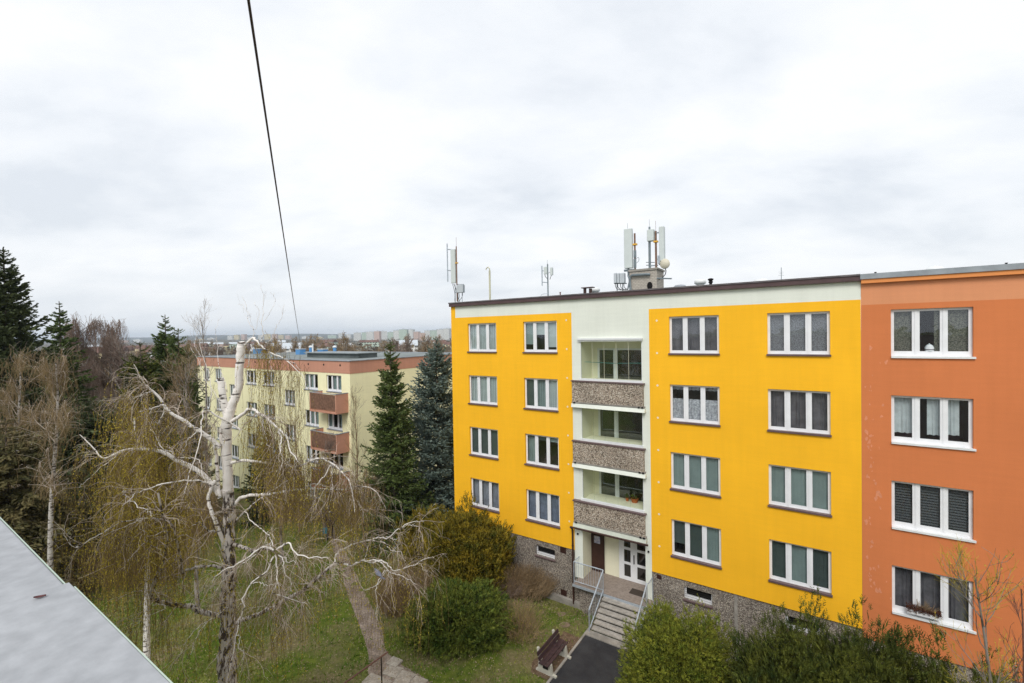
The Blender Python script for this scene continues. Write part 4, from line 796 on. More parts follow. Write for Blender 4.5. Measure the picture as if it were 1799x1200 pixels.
# ------------------------------------------------------------ rusty handrail at the bottom
a = at(600, 1204, 13.0); b = at(682, 1145, 14.2); t = thing('handrail', 'rusty brown steel handrail on a black post at the lower end of the path', 'handrail', (b[0], b[1], 0))
a2 = a+(a-b)*.9; o3 = np.array([b[0], b[1], 0]); MB().tube([a2-o3, b-o3], .024, 8).build('rail', M['rust'], t)
pp = b+(a-b)*.16; MB().tube([(pp-o3)*[1, 1, 0]+[0, 0, -.1], pp-o3], .02, 8).build('post', M['dark'], t)
pp = b+(a-b)*1.7; MB().tube([(pp-o3)*[1, 1, 0]+[0, 0, -.1], pp-o3], .02, 8).build('post', M['dark'], t)
exec_veg = True
# ================================================================ vegetation
def unit(v): return v/(np.linalg.norm(v, axis=-1, keepdims=True)+1e-9)
def grow(P, r, n, lo, hi, L, ang, up, K=6, rad=.5, wig=.12, rng=R_, lenpow=0.):
    """n side branches per parent path. P (M,K,3), r (M,K). Returns child paths."""
    M_, K0, _ = P.shape; m = rng.integers(0, M_, n) if True else None
    if lenpow >= 0:
        ln = np.linalg.norm(np.diff(P, axis=1), axis=2).sum(1); m = rng.choice(M_, n, p=ln/ln.sum())
    t = rng.uniform(lo, hi, n)*(K0-1); i = np.minimum(t.astype(int), K0-2); f = (t-i)[:, None]
    a = P[m, i]*(1-f)+P[m, i+1]*f; T = unit(P[m, i+1]-P[m, i]); ra = r[m, i]*(1-f[:, 0])+r[m, i+1]*f[:, 0]
    q = unit(np.cross(T, rng.normal(size=(n, 3)))); an = rng.normal(ang, .2, n)[:, None]; d = T*np.cos(an)+q*np.sin(an)
    Ls = L*rng.uniform(.5, 1.2, n)*(1-.5*t/(K0-1)); st = Ls[:, None]/(K-1); pts = [a]; cur = d
    for k in range(K-1):
        cur = unit(cur+rng.normal(0, wig, (n, 3))+np.array([0, 0, up])*(1+k*.3)); pts.append(pts[-1]+cur*st)
    P2 = np.stack(pts, 1); r2 = np.minimum(ra*rad, ra)[:, None]*np.linspace(1, .35, K)[None]
    return P2, r2
def hang(A, L, K=5, drift=.12, rng=R_, wig=.02):
    n = len(A); s = np.linspace(0, 1, K)[None, :, None]; dr = rng.normal(0, drift, (n, 1, 3)); dr[..., 2] = 0
    P = A[:, None]+dr*np.sqrt(s)*L[:, None, None]+np.array([0, 0, -1])*s**1.15*L[:, None, None]; P[:, 1:] += rng.normal(0, wig, (n, K-1, 3)); return P
def pts_on(P, n, lo, hi, rng=R_):
    ln = np.linalg.norm(np.diff(P, axis=1), axis=2).sum(1); m = rng.choice(len(P), n, p=ln/ln.sum()); K0 = P.shape[1]
    t = rng.uniform(lo, hi, n)*(K0-1); i = np.minimum(t.astype(int), K0-2); f = (t-i)[:, None]; return P[m, i]*(1-f)+P[m, i+1]*f, unit(P[m, i+1]-P[m, i])
# ---------------- the big weeping birch
TY = 11.0
def A_(x, y): return (120+x/3, 600+y/3)
def B_(x, y): return (200+x/3.598, 900+y/3.598)
def C_(x, y): return (500+x/3.428, 850+y/3.428)
birch_base = at(399, 1480, TY); birch_base[2] = 0
bt = thing('birch_tree', 'large white trunked weeping birch with cut stubs at the top and bare twisted limbs', 'tree', tuple(birch_base))
ob = birch_base
def px_path(L, Y0_, Y1_, r0, r1, k=None):   # L: photo points; distances run from Y0_ to Y1_
    L = np.array(L, float); n = len(L); seg = np.r_[0, np.cumsum(np.linalg.norm(np.diff(L, axis=0), axis=1))]; s = seg/seg[-1]
    W = np.array([at(x, y, Y0_+(Y1_-Y0_)*q) for (x, y), q in zip(L, s)])-ob
    k = k or max(6, n*3); return cat_rom(W, k), np.maximum(np.linspace(r0, r1, k)*.70, .0035)
tr = MB(); low = MB()
trunk_px = [(398, 1520, .31), (399, 1330, .26), (399, 1200, .235), (400, 1122, .205), (401, 1056, .185), (402, 983, .16), (402, 914, .148), (401, 860, .14)]
P = np.array([at(x, y, TY)-ob for x, y, r in trunk_px]); P[0, 2] = -.2; rr_ = np.array([q[2] for q in trunk_px])*.88
PR_ = cat_rom(np.c_[P, rr_], 110); w40 = np.linspace(0, 30, 110); PR_[:, 0] += .018*np.sin(w40)+.010*np.sin(w40*2.7); PR_[:, 3] *= 1+.06*np.sin(w40*1.9+1)+R_.normal(0, .02, 110)
low.tube(PR_[:, :3], PR_[:, 3], 28); low.v[0] = low.v[0]+R_.normal(0, .007, low.v[0].shape).astype(np.float32); low.build('trunk', M['bark_b'], bt, smooth=True)
def tpath(px): 
    P = np.array([at(x, y, Y_)-ob for x, y, Y_, r in px]); return cat_rom(np.c_[P, [q[3] for q in px]], len(px)*5)
for px in ([(401, 866, 11, .145), (400, 833, 11, .135), (399, 790, 11.0, .125), (399, 755, 11, .125), (401, 733, 11, .14), (408, 712, 11, .125), (418, 683, 11, .115), (421, 645, 11, .112), (423, 618, 11.0, .115), (425, 603, 11.0, .118)],
           [(399, 850, 11.1, .09), (394, 800, 11.15, .085), (391, 760, 11.15, .085), (398, 731, 11.05, .11), (392, 700, 11, .10), (388, 672, 11, .095), (387, 666, 11, .093)],
           [(402, 985, 11.0, .05), (388, 940, 10.8, .055), (372, 900, 10.7, .05), (366, 872, 10.8, .045), (378, 845, 10.9, .05)],
           [(385, 874, 11.3, .05), (382, 830, 11.35, .05), (380, 800, 11.3, .045), (377, 783, 11.2, .04)]):
    q = tpath(px); q[:, :3] += R_.normal(0, .006, (len(q), 3)); tr.tube(q[:, :3], q[:, 3]*.80, 12)
tr.build('upper_trunk', M['bark_w'], bt, smooth=True)
for (x, y, r) in ((425, 602.5, .118), (387, 665.5, .092)):
    mb = MB(); c_ = at(x, y, TY)-ob; k = 10; V = [c_+np.array([r*.92*math.cos(a), r*.92*math.sin(a), .012+(.01 if i % 2 else 0)]) for i, a in enumerate(np.arange(k)*2*math.pi/k)]
    mb.add(V+[c_+np.array([0, 0, -.01])], [[i, (i+1) % k, k] for i in range(k)]); mb.build('cut_end', mat('cut_wood', (.10, .05, .035), .9, .1, col2=(.35, .22, .12), vs=14) if x > 400 else bpy.data.materials['cut_wood'], bt)
LIMBS = [  # (points, frame, near distance, far distance, r0, r1)
 ([(800,560),(740,510),(680,475),(620,430),(575,395),(530,360),(495,305),(440,262),(400,235),(370,190),(345,120)],A_,11,10.2,.085,.012),
 ([(440,262),(380,285),(325,305)],A_,10.4,10.1,.025,.007), ([(505,335),(440,352),(380,365)],A_,10.5,10.2,.025,.007), ([(500,340),(498,385),(478,430),(455,425),(460,388)],A_,10.5,10.6,.022,.008),
 ([(905,465),(850,435),(790,400),(740,360),(720,360),(697,420),(692,500),(680,590),(650,670),(610,800)],A_,10.9,9.6,.038,.008), ([(695,460),(640,510),(600,580)],A_,10,9.8,.014,.005),
 ([(850,432),(900,395),(960,358),(1000,370),(1050,395),(1100,455),(1140,500),(1165,560),(1210,635)],A_,11,10,.065,.014), ([(1110,470),(1120,550),(1125,620),(1115,700)],A_,10.2,10,.025,.006),
 ([(1000,370),(1030,430),(1035,500),(1075,560)],A_,10.5,10.2,.016,.005),
 ([(860,640),(905,632),(960,635),(1040,640),(1120,650),(1200,655),(1250,645),(1290,625),(1340,622),(1400,652),(1450,685),(1490,740),(1500,800),(1510,900)],A_,11,10,.055,.012), ([(1380,650),(1340,720),(1300,770),(1290,860)],A_,10.3,10.1,.022,.006), ([(1380,652),(1400,760),(1440,820)],A_,10.3,10.1,.014,.005),
 ([(840,905),(890,840),(930,820),(1000,805),(1060,800),(1150,790),(1250,785),(1350,782),(1430,780),(1500,770)],A_,11,11.4,.068,.025),
 ([(0,45),(150,38),(260,40),(330,50),(400,20),(520,30),(580,80),(610,150)],C_,11.3,11.6,.030,.007), ([(120,20),(220,0),(330,48),(400,45)],C_,11.4,11.5,.02,.01),
 ([(190,40),(185,110),(160,180)],C_,11.4,11.4,.012,.004), ([(240,40),(245,100),(215,190)],C_,11.4,11.3,.012,.004), ([(290,45),(270,130),(235,200)],C_,11.4,11.3,.012,.004), ([(400,40),(402,130),(395,240),(425,300)],C_,11.4,11.3,.016,.004), ([(430,90),(470,160),(520,150)],C_,11.5,11.3,.012,.004),
 ([(845,990),(900,925),(960,870),(1020,820),(1100,770),(1170,730),(1250,700)],A_,11,12.4,.035,.008),
 ([(805,820),(760,770),(720,725),(680,690),(630,655),(575,625),(520,590),(470,567),(400,565),(330,568),(260,590),(210,615),(170,620),(140,580),(100,530),(60,490)],A_,11,10.6,.105,.008),
 ([(600,635),(590,615),(640,608),(690,640),(715,700)],A_,10.8,10.4,.022,.006), ([(260,595),(180,660),(100,730),(60,770)],A_,10.7,10.4,.014,.004), ([(560,600),(500,560),(440,480),(410,400)],A_,10.8,11.4,.02,.005),
 ([(740,745),(640,735),(570,740),(480,755),(400,780),(350,805),(310,845),(285,865)],A_,10.8,9.6,.035,.008), ([(310,840),(380,870),(440,920)],A_,9.8,9.4,.014,.005), ([(300,830),(297,800),(292,785)],A_,9.8,9.7,.01,.004),
 ([(680,352),(620,350),(540,350),(450,370),(440,378),(430,300),(400,200),(350,70),(290,45),(200,38),(60,55),(0,90)],B_,11,9.6,.05,.012), ([(0,90),(-140,165),(-230,220),(-260,205),(-330,100)],B_,9.6,9.4,.014,.005), ([(200,42),(60,90),(-60,150)],B_,9.8,9.6,.010,.004),
 ([(690,650),(640,655),(560,640),(470,600),(350,575),(250,530),(265,440),(310,310),(325,200),(312,60),(300,0),(280,-120)],B_,11,9.9,.10,.03), ([(300,270),(235,185),(165,90)],B_,10,9.8,.016,.006), ([(325,120),(230,160),(90,310)],B_,10,9.6,.010,.004), ([(250,590),(330,600),(200,670),(100,730)],B_,10.2,9.8,.012,.004), ([(440,370),(445,440),(440,500)],B_,10.6,10.5,.014,.005),
 ([(750,205),(870,243),(940,232),(1008,240)],B_,11,9.2,.06,.045),
 ([(1010,240),(930,228),(860,280),(760,340),(670,385),(620,450)],B_,9.2,8.9,.035,.006), ([(990,225),(960,180),(975,120)],B_,9.2,9.1,.012,.004), ([(1030,235),(1070,215),(1120,190),(1150,250),(1210,290),(1290,290),(1350,280),(1358,300)],B_,9.2,8.8,.03,.006), ([(1005,215),(950,130),(880,50),(830,0),(790,30)],B_,9.2,9.6,.016,.006),
 ([(1018,270),(1025,380),(1030,460),(1015,510),(1100,555),(1220,575)],B_,9.2,8.8,.026,.005), ([(1040,270),(1075,340),(1100,420),(1130,500)],B_,9.2,8.9,.018,.005), ([(1010,280),(960,380),(880,440),(830,530),(825,610),(780,700),(770,800),(750,950),(715,1090)],B_,9.2,8.3,.026,.007), ([(900,265),(760,370),(650,480),(620,600)],B_,9.2,9,.014,.004), ([(880,450),(960,452),(1050,465)],B_,8.9,8.8,.012,.004), ([(775,780),(800,850),(820,930)],B_,8.6,8.5,.01,.004), ([(1060,285),(1110,310),(1160,320)],B_,9.1,9,.01,.004),
 ([(760,705),(800,690),(900,650),(1000,600),(1100,545),(1180,500),(1250,450),(1320,385),(1395,325)],B_,11,10.6,.075,.05), ([(1395,325),(1500,330),(1580,310),(1680,312)],B_,10.6,10.4,.035,.028), ([(1395,325),(1402,275),(1470,215),(1560,190),(1650,180)],B_,10.6,10.6,.032,.022),
 ([(500,343),(570,330),(620,320),(690,270),(760,235),(840,225)],C_,10.6,10.6,.022,.006), ([(690,275),(760,245),(800,260),(820,285)],C_,10.6,10.5,.008,.003), ([(575,345),(640,390),(700,420),(730,460)],C_,10.6,10.4,.012,.004), ([(610,325),(680,330),(700,350)],C_,10.6,10.4,.009,.003),
 ([(480,466),(575,468),(630,500),(670,515),(770,490),(850,455),(900,445)],C_,10.4,10.6,.028,.006), ([(575,470),(610,520),(700,545),(740,580),(790,605)],C_,10.4,10.2,.02,.005), ([(602,520),(560,600),(550,700),(558,820)],C_,10.3,10,.018,.004), ([(610,520),(570,590),(500,640),(480,632)],C_,10.3,10.1,.012,.004), ([(615,525),(635,570),(640,600)],C_,10.3,10.2,.009,.004), ([(800,480),(840,510),(860,545)],C_,10.5,10.4,.007,.003), ([(480,460),(500,390),(510,350)],C_,10.4,10.5,.012,.006),
 ([(1250,455),(1180,450),(1190,380),(1200,330)],B_,10.8,10.6,.02,.008), ([(900,640),(930,540),(970,450),(990,380)],B_,11,10.4,.012,.005),
 ([(720,605),(695,612),(640,665),(590,690),(530,780),(485,900)],B_,10.8,9.9,.022,.005), ([(590,690),(520,740),(450,830),(410,910)],B_,10.4,10,.012,.004),
 ([(700,180),(640,130),(580,90),(540,65),(500,85)],B_,11,10.2,.038,.01), ([(760,570),(720,450),(735,300)],B_,11,10.7,.01,.004), ([(780,600),(830,560),(860,500)],B_,11,10.7,.012,.004),
]
TOP = [([(425,612),(440,597),(447,595),(460,606),(470,618),(478,622),(500,630),(520,645),(535,668)],11,10.5,.045,.006), ([(440,597),(446,580),(436,560),(425,520)],11,11.1,.012,.004), ([(458,600),(462,565),(460,500)],11,11,.014,.004), ([(472,600),(488,572),(500,535)],11,11,.01,.003),
       ([(500,631),(512,636),(530,650)],10.8,10.6,.012,.004), ([(470,618),(478,650),(490,680)],10.8,10.6,.010,.004), ([(440,605),(436,640),(440,670),(438,720)],10.9,10.7,.014,.004), ([(440,560),(430,540),(418,535)],11,11,.006,.003), ([(462,565),(480,540),(482,515)],11,11,.006,.003), ([(446,580),(455,555),(448,530)],11,11,.006,.003), ([(399,690),(386,640),(380,600),(384,560)],11.3,11.5,.012,.003), ([(370,700),(365,650),(352,600),(350,560)],11.3,11.5,.012,.003), ([(390,720),(360,660),(335,610)],11.4,11.6,.012,.003), ([(352,640),(344,600),(346,570)],11.5,11.6,.006,.003)]
limbs = []
for L, fr, a, b, r0, r1 in LIMBS: limbs.append(px_path([fr(*q) for q in L], a, b, r0, r1))
for L, a, b, r0, r1 in TOP: limbs.append(px_path(L, a, b, r0, r1))
mb = MB(); mbr = MB(); Kc = 24; LP = []; LR = []
for li, (p_, r_) in enumerate(limbs):
    q = cat_rom(p_, Kc); q[1:-1] += R_.normal(0, .010, (Kc-2, 3))+(np.sin(np.linspace(0, 9+li % 5, Kc))[1:-1, None]*np.array([.012, .03, .012])); rr2 = np.interp(np.linspace(0, 1, Kc), np.linspace(0, 1, len(r_)), r_)
    (mbr if li < len(LIMBS) and LIMBS[li][4] > .036 and LIMBS[li][1] is B_ else mb).tubes(q[None], rr2[None], 8 if r_[0] > .03 else 5); LP.append(q); LR.append(rr2)
mb.build('limbs', M['bark_w'], bt, smooth=True); mbr.build('lower_limbs', M['bark_b'], bt, smooth=True)
LP = np.array(LP); LR = np.array(LR)
thin = np.minimum(LR, .03)
nL = len(LIMBS); b1P, b1r = grow(LP[:nL], thin[:nL], 620, .3, 1., 1.1, .8, -.10, K=7, rad=.42, wig=.22)
btP, btr = grow(LP[nL:], thin[nL:], 60, .3, 1., .45, .6, .03, K=5, rad=.35, wig=.15)
b1r = np.clip(b1r, .003, .012)
b2P, b2r = grow(b1P, b1r, 2400, .2, 1., .6, .7, -.18, K=5, rad=.6, wig=.2); b2r = np.clip(b2r, .0022, .006)
mb = MB(); mb.tubes(b1P, b1r, 4); mb.tubes(b2P, b2r, 3); mb.tubes(btP, np.clip(btr, .0015, .003), 3); mb.build('branchlets', M['twig_w'], bt)
allP = np.concatenate([cat_rom(q, 7)[None] for q in LP[:, :, :]]) if False else None
# curtains of hanging twigs, denser on the left side of the crown
A1, _ = pts_on(b1P, 1500, .2, 1.); A2, _ = pts_on(b2P, 1500, .2, 1.); A3, _ = pts_on(np.concatenate([LP[:nL], LP[nL:nL+1]]), 800, .35, 1.)
A = np.concatenate([A1, A2, A3]); left = A[:, 0] < -.3
keep = (R_.random(len(A)) < np.where(left, 1.0, .42)) ; A = A[keep]; left = left[keep]
Lh = R_.uniform(.5, 1.9, len(A))*np.where(left, 1.2, .8); Lh = np.minimum(Lh, np.maximum(.3, A[:, 2]-.6))

A4, _ = pts_on(np.concatenate([LP[6:7], LP[8:9], LP[nL:nL+1], LP[9:10]]), 800, .3, 1.); A4 += R_.normal(0, .16, A4.shape); A = np.concatenate([A, A4]); Lh = np.concatenate([Lh, R_.uniform(.7, 2.3, len(A4))]); left = np.concatenate([left, np.ones(len(A4), bool)])
HP_ = hang(A, Lh, 6, .13, wig=.022); mb = MB(); mb.tubes(HP_, np.linspace(.0034, .0016, 6)[None]*np.ones((len(A), 1)), 3); mb.build('hanging_twigs', M['twig'], bt)
S, T = pts_on(HP_, 52000, .1, 1.); dens = np.where(S[:, 0] < 1.6, 1., .55)*(.35+.65*(np.sin(S[:, 0]*1.7+1)*np.sin(S[:, 2]*1.3+S[:, 1]) > -.2)); S = S[R_.random(len(S)) < dens]
mb = MB(); mb.blades(S+R_.normal(0, .01, S.shape), R_.normal(0, .5, S.shape)+[0, 0, -1], .015, R_.uniform(.022, .05, len(S))); mb.build('buds', M['catkin'], bt)
# ---------------- generic trees
def weeping(name, label, base, h, r0, cr, seed, barkm='bark_w', twm='twig', budm='catkin', n1=26, n2=150, nh=2500, nb=9000, hl=1.6, group=None, lean=(0, 0), up=.1, tw=.0035, budw=.012, start=.3):
    rg = np.random.default_rng(seed); t = thing(name, label, 'tree', tuple(base), 0, group); s = np.linspace(0, 1, 12)
    P0 = np.stack([lean[0]*s+.12*np.sin(s*7+seed)*s, lean[1]*s+.1*np.cos(s*6+seed)*s, h*s], 1)[None]; R0 = (r0*(1-.85*s)+.01)[None]
    mb = MB(); mb.tubes(P0, R0, 10); mb.build('trunk', M[barkm], t, smooth=True)
    P1, r1 = grow(P0, R0, n1, start, .98, cr, .85, up, K=9, rad=.55, wig=.12, rng=rg); P1[:, 5:, 2] -= (np.linspace(0, 1, 4)**2)[None]*cr*.25
    P2, r2 = grow(P1, r1, n2, .2, 1., cr*.42, .7, -.03, K=6, rad=.55, wig=.18, rng=rg); r2 = np.maximum(r2, .004)
    mb = MB(); mb.tubes(P1, r1*.8, 6); mb.tubes(P2, r2*.6, 4); mb.build('branches', M['twig_w' if barkm[:6] == 'bark_w' else barkm], t, smooth=True)
    a1, _ = pts_on(P1, nh//3, .3, 1., rg); a2, _ = pts_on(P2, nh-nh//3, .1, 1., rg); A = np.concatenate([a1, a2])
    Lh = rg.uniform(.3, 1.1, len(A))*hl; Lh = np.minimum(Lh, np.maximum(.2, A[:, 2]-.3)); HPa = hang(A, Lh, 5, .16, rg, .03)
    mb = MB(); mb.tubes(HPa, np.full(HPa.shape[:2], tw), 3); mb.build('twigs', M[twm], t)
    if nb: S, _ = pts_on(HPa, nb, .1, 1., rg); mb = MB(); mb.blades(S, rg.normal(0, .5, S.shape)+[0, 0, -1], budw, rg.uniform(.03, .07, len(S))); mb.build('buds', M[budm], t)
    return t
def bare(name, label, base, h, r0, cr, seed, barkm='bark_g', twm='bush_br', n1=30, n2=220, n3=1400, group=None, start=.2, up=.12, lean=(0, 0), ang=.7, cat='tree', budm=None, nb=0, tw=.004):
    rg = np.random.default_rng(seed); t = thing(name, label, cat, tuple(base), 0, group); s = np.linspace(0, 1, 12)
    P0 = np.stack([lean[0]*s+.1*np.sin(s*6+seed)*s, lean[1]*s+.1*np.cos(s*5+seed)*s, h*s], 1)[None]; R0 = (r0*(1-.88*s)+.006)[None]
    mb = MB(); mb.tubes(P0, R0, 8); mb.build('trunk', M[barkm], t, smooth=True)
    P1, r1 = grow(P0, R0, n1, start, .98, cr, ang, up, K=7, rad=.5, wig=.12, rng=rg); P2, r2 = grow(P1, r1, n2, .2, 1., cr*.5, .6, up, K=6, rad=.5, wig=.16, rng=rg); P3, r3 = grow(P2, r2, n3, .1, 1., cr*.28, .55, up*.7, K=4, rad=.6, wig=.16, rng=rg)
    mb = MB(); mb.tubes(P1, r1, 5); mb.tubes(P2, np.maximum(r2, tw), 4); mb.build('branches', M[barkm], t); mb = MB(); mb.tubes(P3, np.clip(r3, tw*.7, tw*1.5), 3); mb.build('twigs', M[twm], t)
    if nb: S, _ = pts_on(P3, nb, .2, 1., rg); mb = MB(); mb.blades(S, rg.normal(size=S.shape), .02, rg.uniform(.02, .05, len(S))); mb.build('buds', M[budm], t)
    return t
def conifer(name, label, base, h, R, seed, fm='spruce', nbr=330, K=11, per=4, droop=.25, tipup=.3, pw=.85, leaf=.16, group=None, ragged=.3, low=.0, lw=.05, topl=.6):
    rg = np.random.default_rng(seed); t = thing(name, label, 'tree', tuple(base), 0, group); s = np.linspace(0, 1, 8)
    mb = MB(); mb.tubes(np.stack([0*s, 0*s, h*s], 1)[None], (.012*h*(1-.93*s)+.008)[None], 8); mb.build('trunk', M['bark'], t, smooth=True)
    f = np.sort(1-rg.random(nbr)**.75*(1-low)); f = np.clip(f, low, .985); wh = np.round(f*h/.42)*.42/h; f = np.where(wh > 1-.5/h, f, wh+rg.normal(0, .012, nbr)); f = np.clip(f, .01, 1-.15/h)
    L = (R*(1-f)**pw+.08)*rg.uniform(1-ragged, 1.12, nbr); az = rg.uniform(0, 2*math.pi, nbr); L *= 1+.12*np.sin(az*3+f*9)
    q = np.linspace(0, 1, K)[None]; el = (.45*f-.12)[:, None]; rad = L[:, None]*q
    z = f[:, None]*h+L[:, None]*(el*q-droop*q**1.5*(1-f[:, None]*.6)+tipup*.5*q**4); Pb = np.stack([rad*np.cos(az)[:, None], rad*np.sin(az)[:, None], z], 2)
    mb = MB(); mb.tubes(Pb, (.012+.018*(1-f))[:, None]*(1-.85*q), 4); mb.build('branches', M['bark'], t)
    i = np.arange(nbr).repeat((K-1)*2); k = np.tile(np.arange(1, K).repeat(2), nbr); sd = np.tile([1, -1], nbr*(K-1))
    T = unit(Pb[i, k]-Pb[i, k-1]); Sd = unit(np.cross(T, [0, 0, 1]))*sd[:, None]; d = unit(T*.75+Sd*.8+rg.normal(0, .16, T.shape)+[0, 0, -.12])
    sl = (L[i]*.34*(1-.72*k/(K-1))+.09)*rg.uniform(.7, 1.2, len(i))
    C0 = []; Dd = []; Ll = []; tf = np.clip(.3+(1-f[i])*h*.35, .3, 1); sl = sl*tf
    for j in range(per):
        u = (j+.5)/per; c_ = Pb[i, k]+d*(sl*u)[:, None]+rg.normal(0, .02, T.shape); c_[:, 2] -= sl*u*u*.25; C0.append(c_); Dd.append(unit(d+rg.normal(0, .35, T.shape))); Ll.append(np.minimum(leaf, sl*.9)*rg.uniform(.7, 1.3, len(i))*tf)
    C0.append(Pb[i, k]+rg.normal(0, .02, T.shape)); Dd.append(T); Ll.append(leaf*tf)
    top = np.stack([rg.normal(0, .012, 60), rg.normal(0, .012, 60), h*(1-rg.random(60)*topl/h)], 1); C0.append(top); Dd.append(unit(rg.normal(0, .6, (60, 3))+[0, 0, .8])); Ll.append(np.full(60, leaf*.35))
    mb = MB(); c_, dd, ll = np.concatenate(C0), np.concatenate(Dd), np.concatenate(Ll); mb.blades(c_, dd, ll*(lw/.16)+.012, ll); mb.build('needles', M[fm], t)
    return t
def shrub(name, label, base, rx, ry, h, seed, fm, n=5200, spray=.24, up=.5, lump=.16, cat='shrub', stem=True, out=.9, lw=.022, flat=0, fans=4, group=None, ncf=.05, clw=.085):
    """feathery evergreen shrub: sprays of needles fanned over a lumpy dome"""
    rg = np.random.default_rng(seed); t = thing(name, label, cat, tuple(base), 0, group)
    ncl = max(40, int(ncf*n)); dc = unit(rg.normal(size=(ncl, 3))); dc[:, 2] = np.abs(dc[:, 2])-.10*rg.random(ncl); dc = unit(dc); ph = np.arctan2(dc[:, 1], dc[:, 0])
    rc_ = (1+lump*(np.sin(ph*3+seed)*np.cos(dc[:, 2]*5+seed*2)+.5*np.sin(ph*7+dc[:, 2]*9+seed)))*rg.uniform(1-.22-lump*.3, 1.02, ncl)
    rc_ = rc_/((np.abs(dc)**2.8).sum(1)**(1/2.8))*.97
    ci = rg.integers(0, ncl, n); inner = rg.random(n) < .18; sp_ = clw*rg.normal(size=(n, 3)); d = unit(dc[ci]+sp_); rr_ = rc_[ci]*(1-.9*(sp_**2).sum(1)/clw**2*.05)-rg.random(n)*.10; rr_ = np.where(inner, rr_*rg.uniform(.5, .9, n), rr_)
    c_ = np.stack([d[:, 0]*rx*rr_, d[:, 1]*ry*rr_, np.maximum(.05, h*(.10+.90*np.abs(d[:, 2]))*rr_)], 1)
    D = unit(d*out+np.array([0, 0, up])+rg.normal(0, .3, d.shape)); S = unit(np.cross(D, rg.normal(size=D.shape))); sz = spray*rg.uniform(.6, 1.3, n)
    CC_, DD, LL = [c_], [D], [sz]
    for j in range(fans):
        for sg in (1, -1):
            u = (j+.3)/fans; dd = unit(D*.8+S*sg*.75+rg.normal(0, .12, D.shape)+[0, 0, -.1]); l = sz*.55*(1-u*.5); CC_.append(c_+D*(sz*(u-.4))[:, None]+dd*(l*.5)[:, None]); DD.append(dd); LL.append(l)
    mb = MB(); c2, d2, l2 = np.concatenate(CC_), np.concatenate(DD), np.concatenate(LL); mb.blades(c2, d2, lw+l2*.08, l2); mb.build('foliage', M[fm], t)
    m2 = MB(); k = 26; a = rg.random(k)*2*math.pi; e = rg.uniform(.3, 1.2, k); q = np.linspace(0, 1, 6)[None, :, None]
    dv = np.stack([np.cos(a)*np.cos(e)*rx, np.sin(a)*np.cos(e)*ry, np.sin(e)*h], 1)*.8; P = dv[:, None]*q; P[:, :, 2] += .1*np.sin(q[..., 0]*3); m2.tubes(P, np.full((k, 1), .03)*(1-.8*q[..., 0]), 5); m2.build('stems', M['bark'], t)
    return t
def twiggy(name, label, base, rx, ry, h, seed, mt='bush_br', n=1500, cat='shrub', group=None, spread=.5, budm=None):
    rg = np.random.default_rng(seed); t = thing(name, label, cat, tuple(base), 0, group); a = rg.random(n)*2*math.pi; r = np.sqrt(rg.random(n))
    p0 = np.stack([np.cos(a)*r*rx*.8, np.sin(a)*r*ry*.8, np.zeros(n)], 1); hh = h*rg.uniform(.55, 1.08, n)*(1-.3*r**2); e = p0+np.stack([np.cos(a)*r*rx*spread+rg.normal(0, .12, n), np.sin(a)*r*ry*spread+rg.normal(0, .12, n), hh], 1)
    q = np.linspace(0, 1, 5)[None, :, None]; P = p0[:, None]+(e-p0)[:, None]*q; P[:, 1:-1] += rg.normal(0, .04, (n, 3, 3)); P[:, :, :2] += ((e-p0)[:, None, :2])*(q*q-q)*.5
    mb = MB(); mb.tubes(P, np.full((n, 1), .006)*(1-.6*q[..., 0]), 3); k = n*3; S, T = pts_on(P, k, .3, 1., rg); D = unit(T+rg.normal(0, .6, T.shape)); l = rg.uniform(.1, .3, k)
    mb.tubes(np.stack([S, S+D*l[:, None]*.5, S+D*l[:, None]+[0, 0, .02]], 1), np.full((k, 3), .003), 3); mb.build('stems', M[mt], t)
    S, T = pts_on(P, n*3, .3, 1., rg); mb = MB(); mb.blades(S+rg.normal(0, .06, S.shape), rg.normal(size=S.shape), .014, .035); mb.build('buds', M[budm or 'catkin_b'], t); return t
def B3(px, py, Y, z=None):
    p = at(px, py, Y); p[2] = float(gz(p[0], p[1])) if z is None else z; return p
def top_h(px, py, Y): p = at(px, py, Y); return float(p[2]-gz(p[0], p[1]))
# evergreens near the yellow block
conifer('spruce_tree', 'narrow dark green spruce in front of the cream gable wall', B3(692, 900, 27), top_h(687, 598, 27), 2.15, 21, 'spruce', nbr=520, K=11, per=4, droop=.12, tipup=.45, pw=.72, leaf=.17, lw=.05)
conifer('spruce_tree', 'blue green spruce right beside the left edge of the yellow block', B3(772, 900, 30), top_h(776, 592, 30), 3.9, 22, 'bluespruce', nbr=540, K=12, per=4, droop=.12, tipup=.55, pw=.80, leaf=.20, lw=.055, ragged=.4)
shrub('yew_bush', 'tall shaggy olive yew bush against the left end of the yellow block', B3(826, 1040, 22.3), 2.35, 1.8, 4.0, 31, 'yew', n=12500, spray=.30, up=.8, lump=.20, lw=.026, ncf=.03, clw=.12)
shrub('yew_bush', 'golden green yew leaning over the path, left of the taller yew by the yellow block', B3(752, 985, 24.5), 1.7, 1.6, 3.3, 36, 'yew', n=3200, spray=.34, up=.8, lump=.2, lw=.026)
shrub('juniper_bush', 'broad rounded dark green juniper on the lawn between path and bench', B3(806, 1115, 18.9), 2.5, 2.05, 1.85, 32, 'juniper', n=12000, spray=.20, up=.08, lump=.07, lw=.020)
shrub('juniper_bush', 'big bright green juniper in front of the entrance steps, right of the asphalt', B3(1196, 1300, 14.6), 2.15, 1.75, 3.65, 33, 'juniper_l', n=19000, spray=.15, up=.12, lump=.08, lw=.014, ncf=.035, clw=.07)
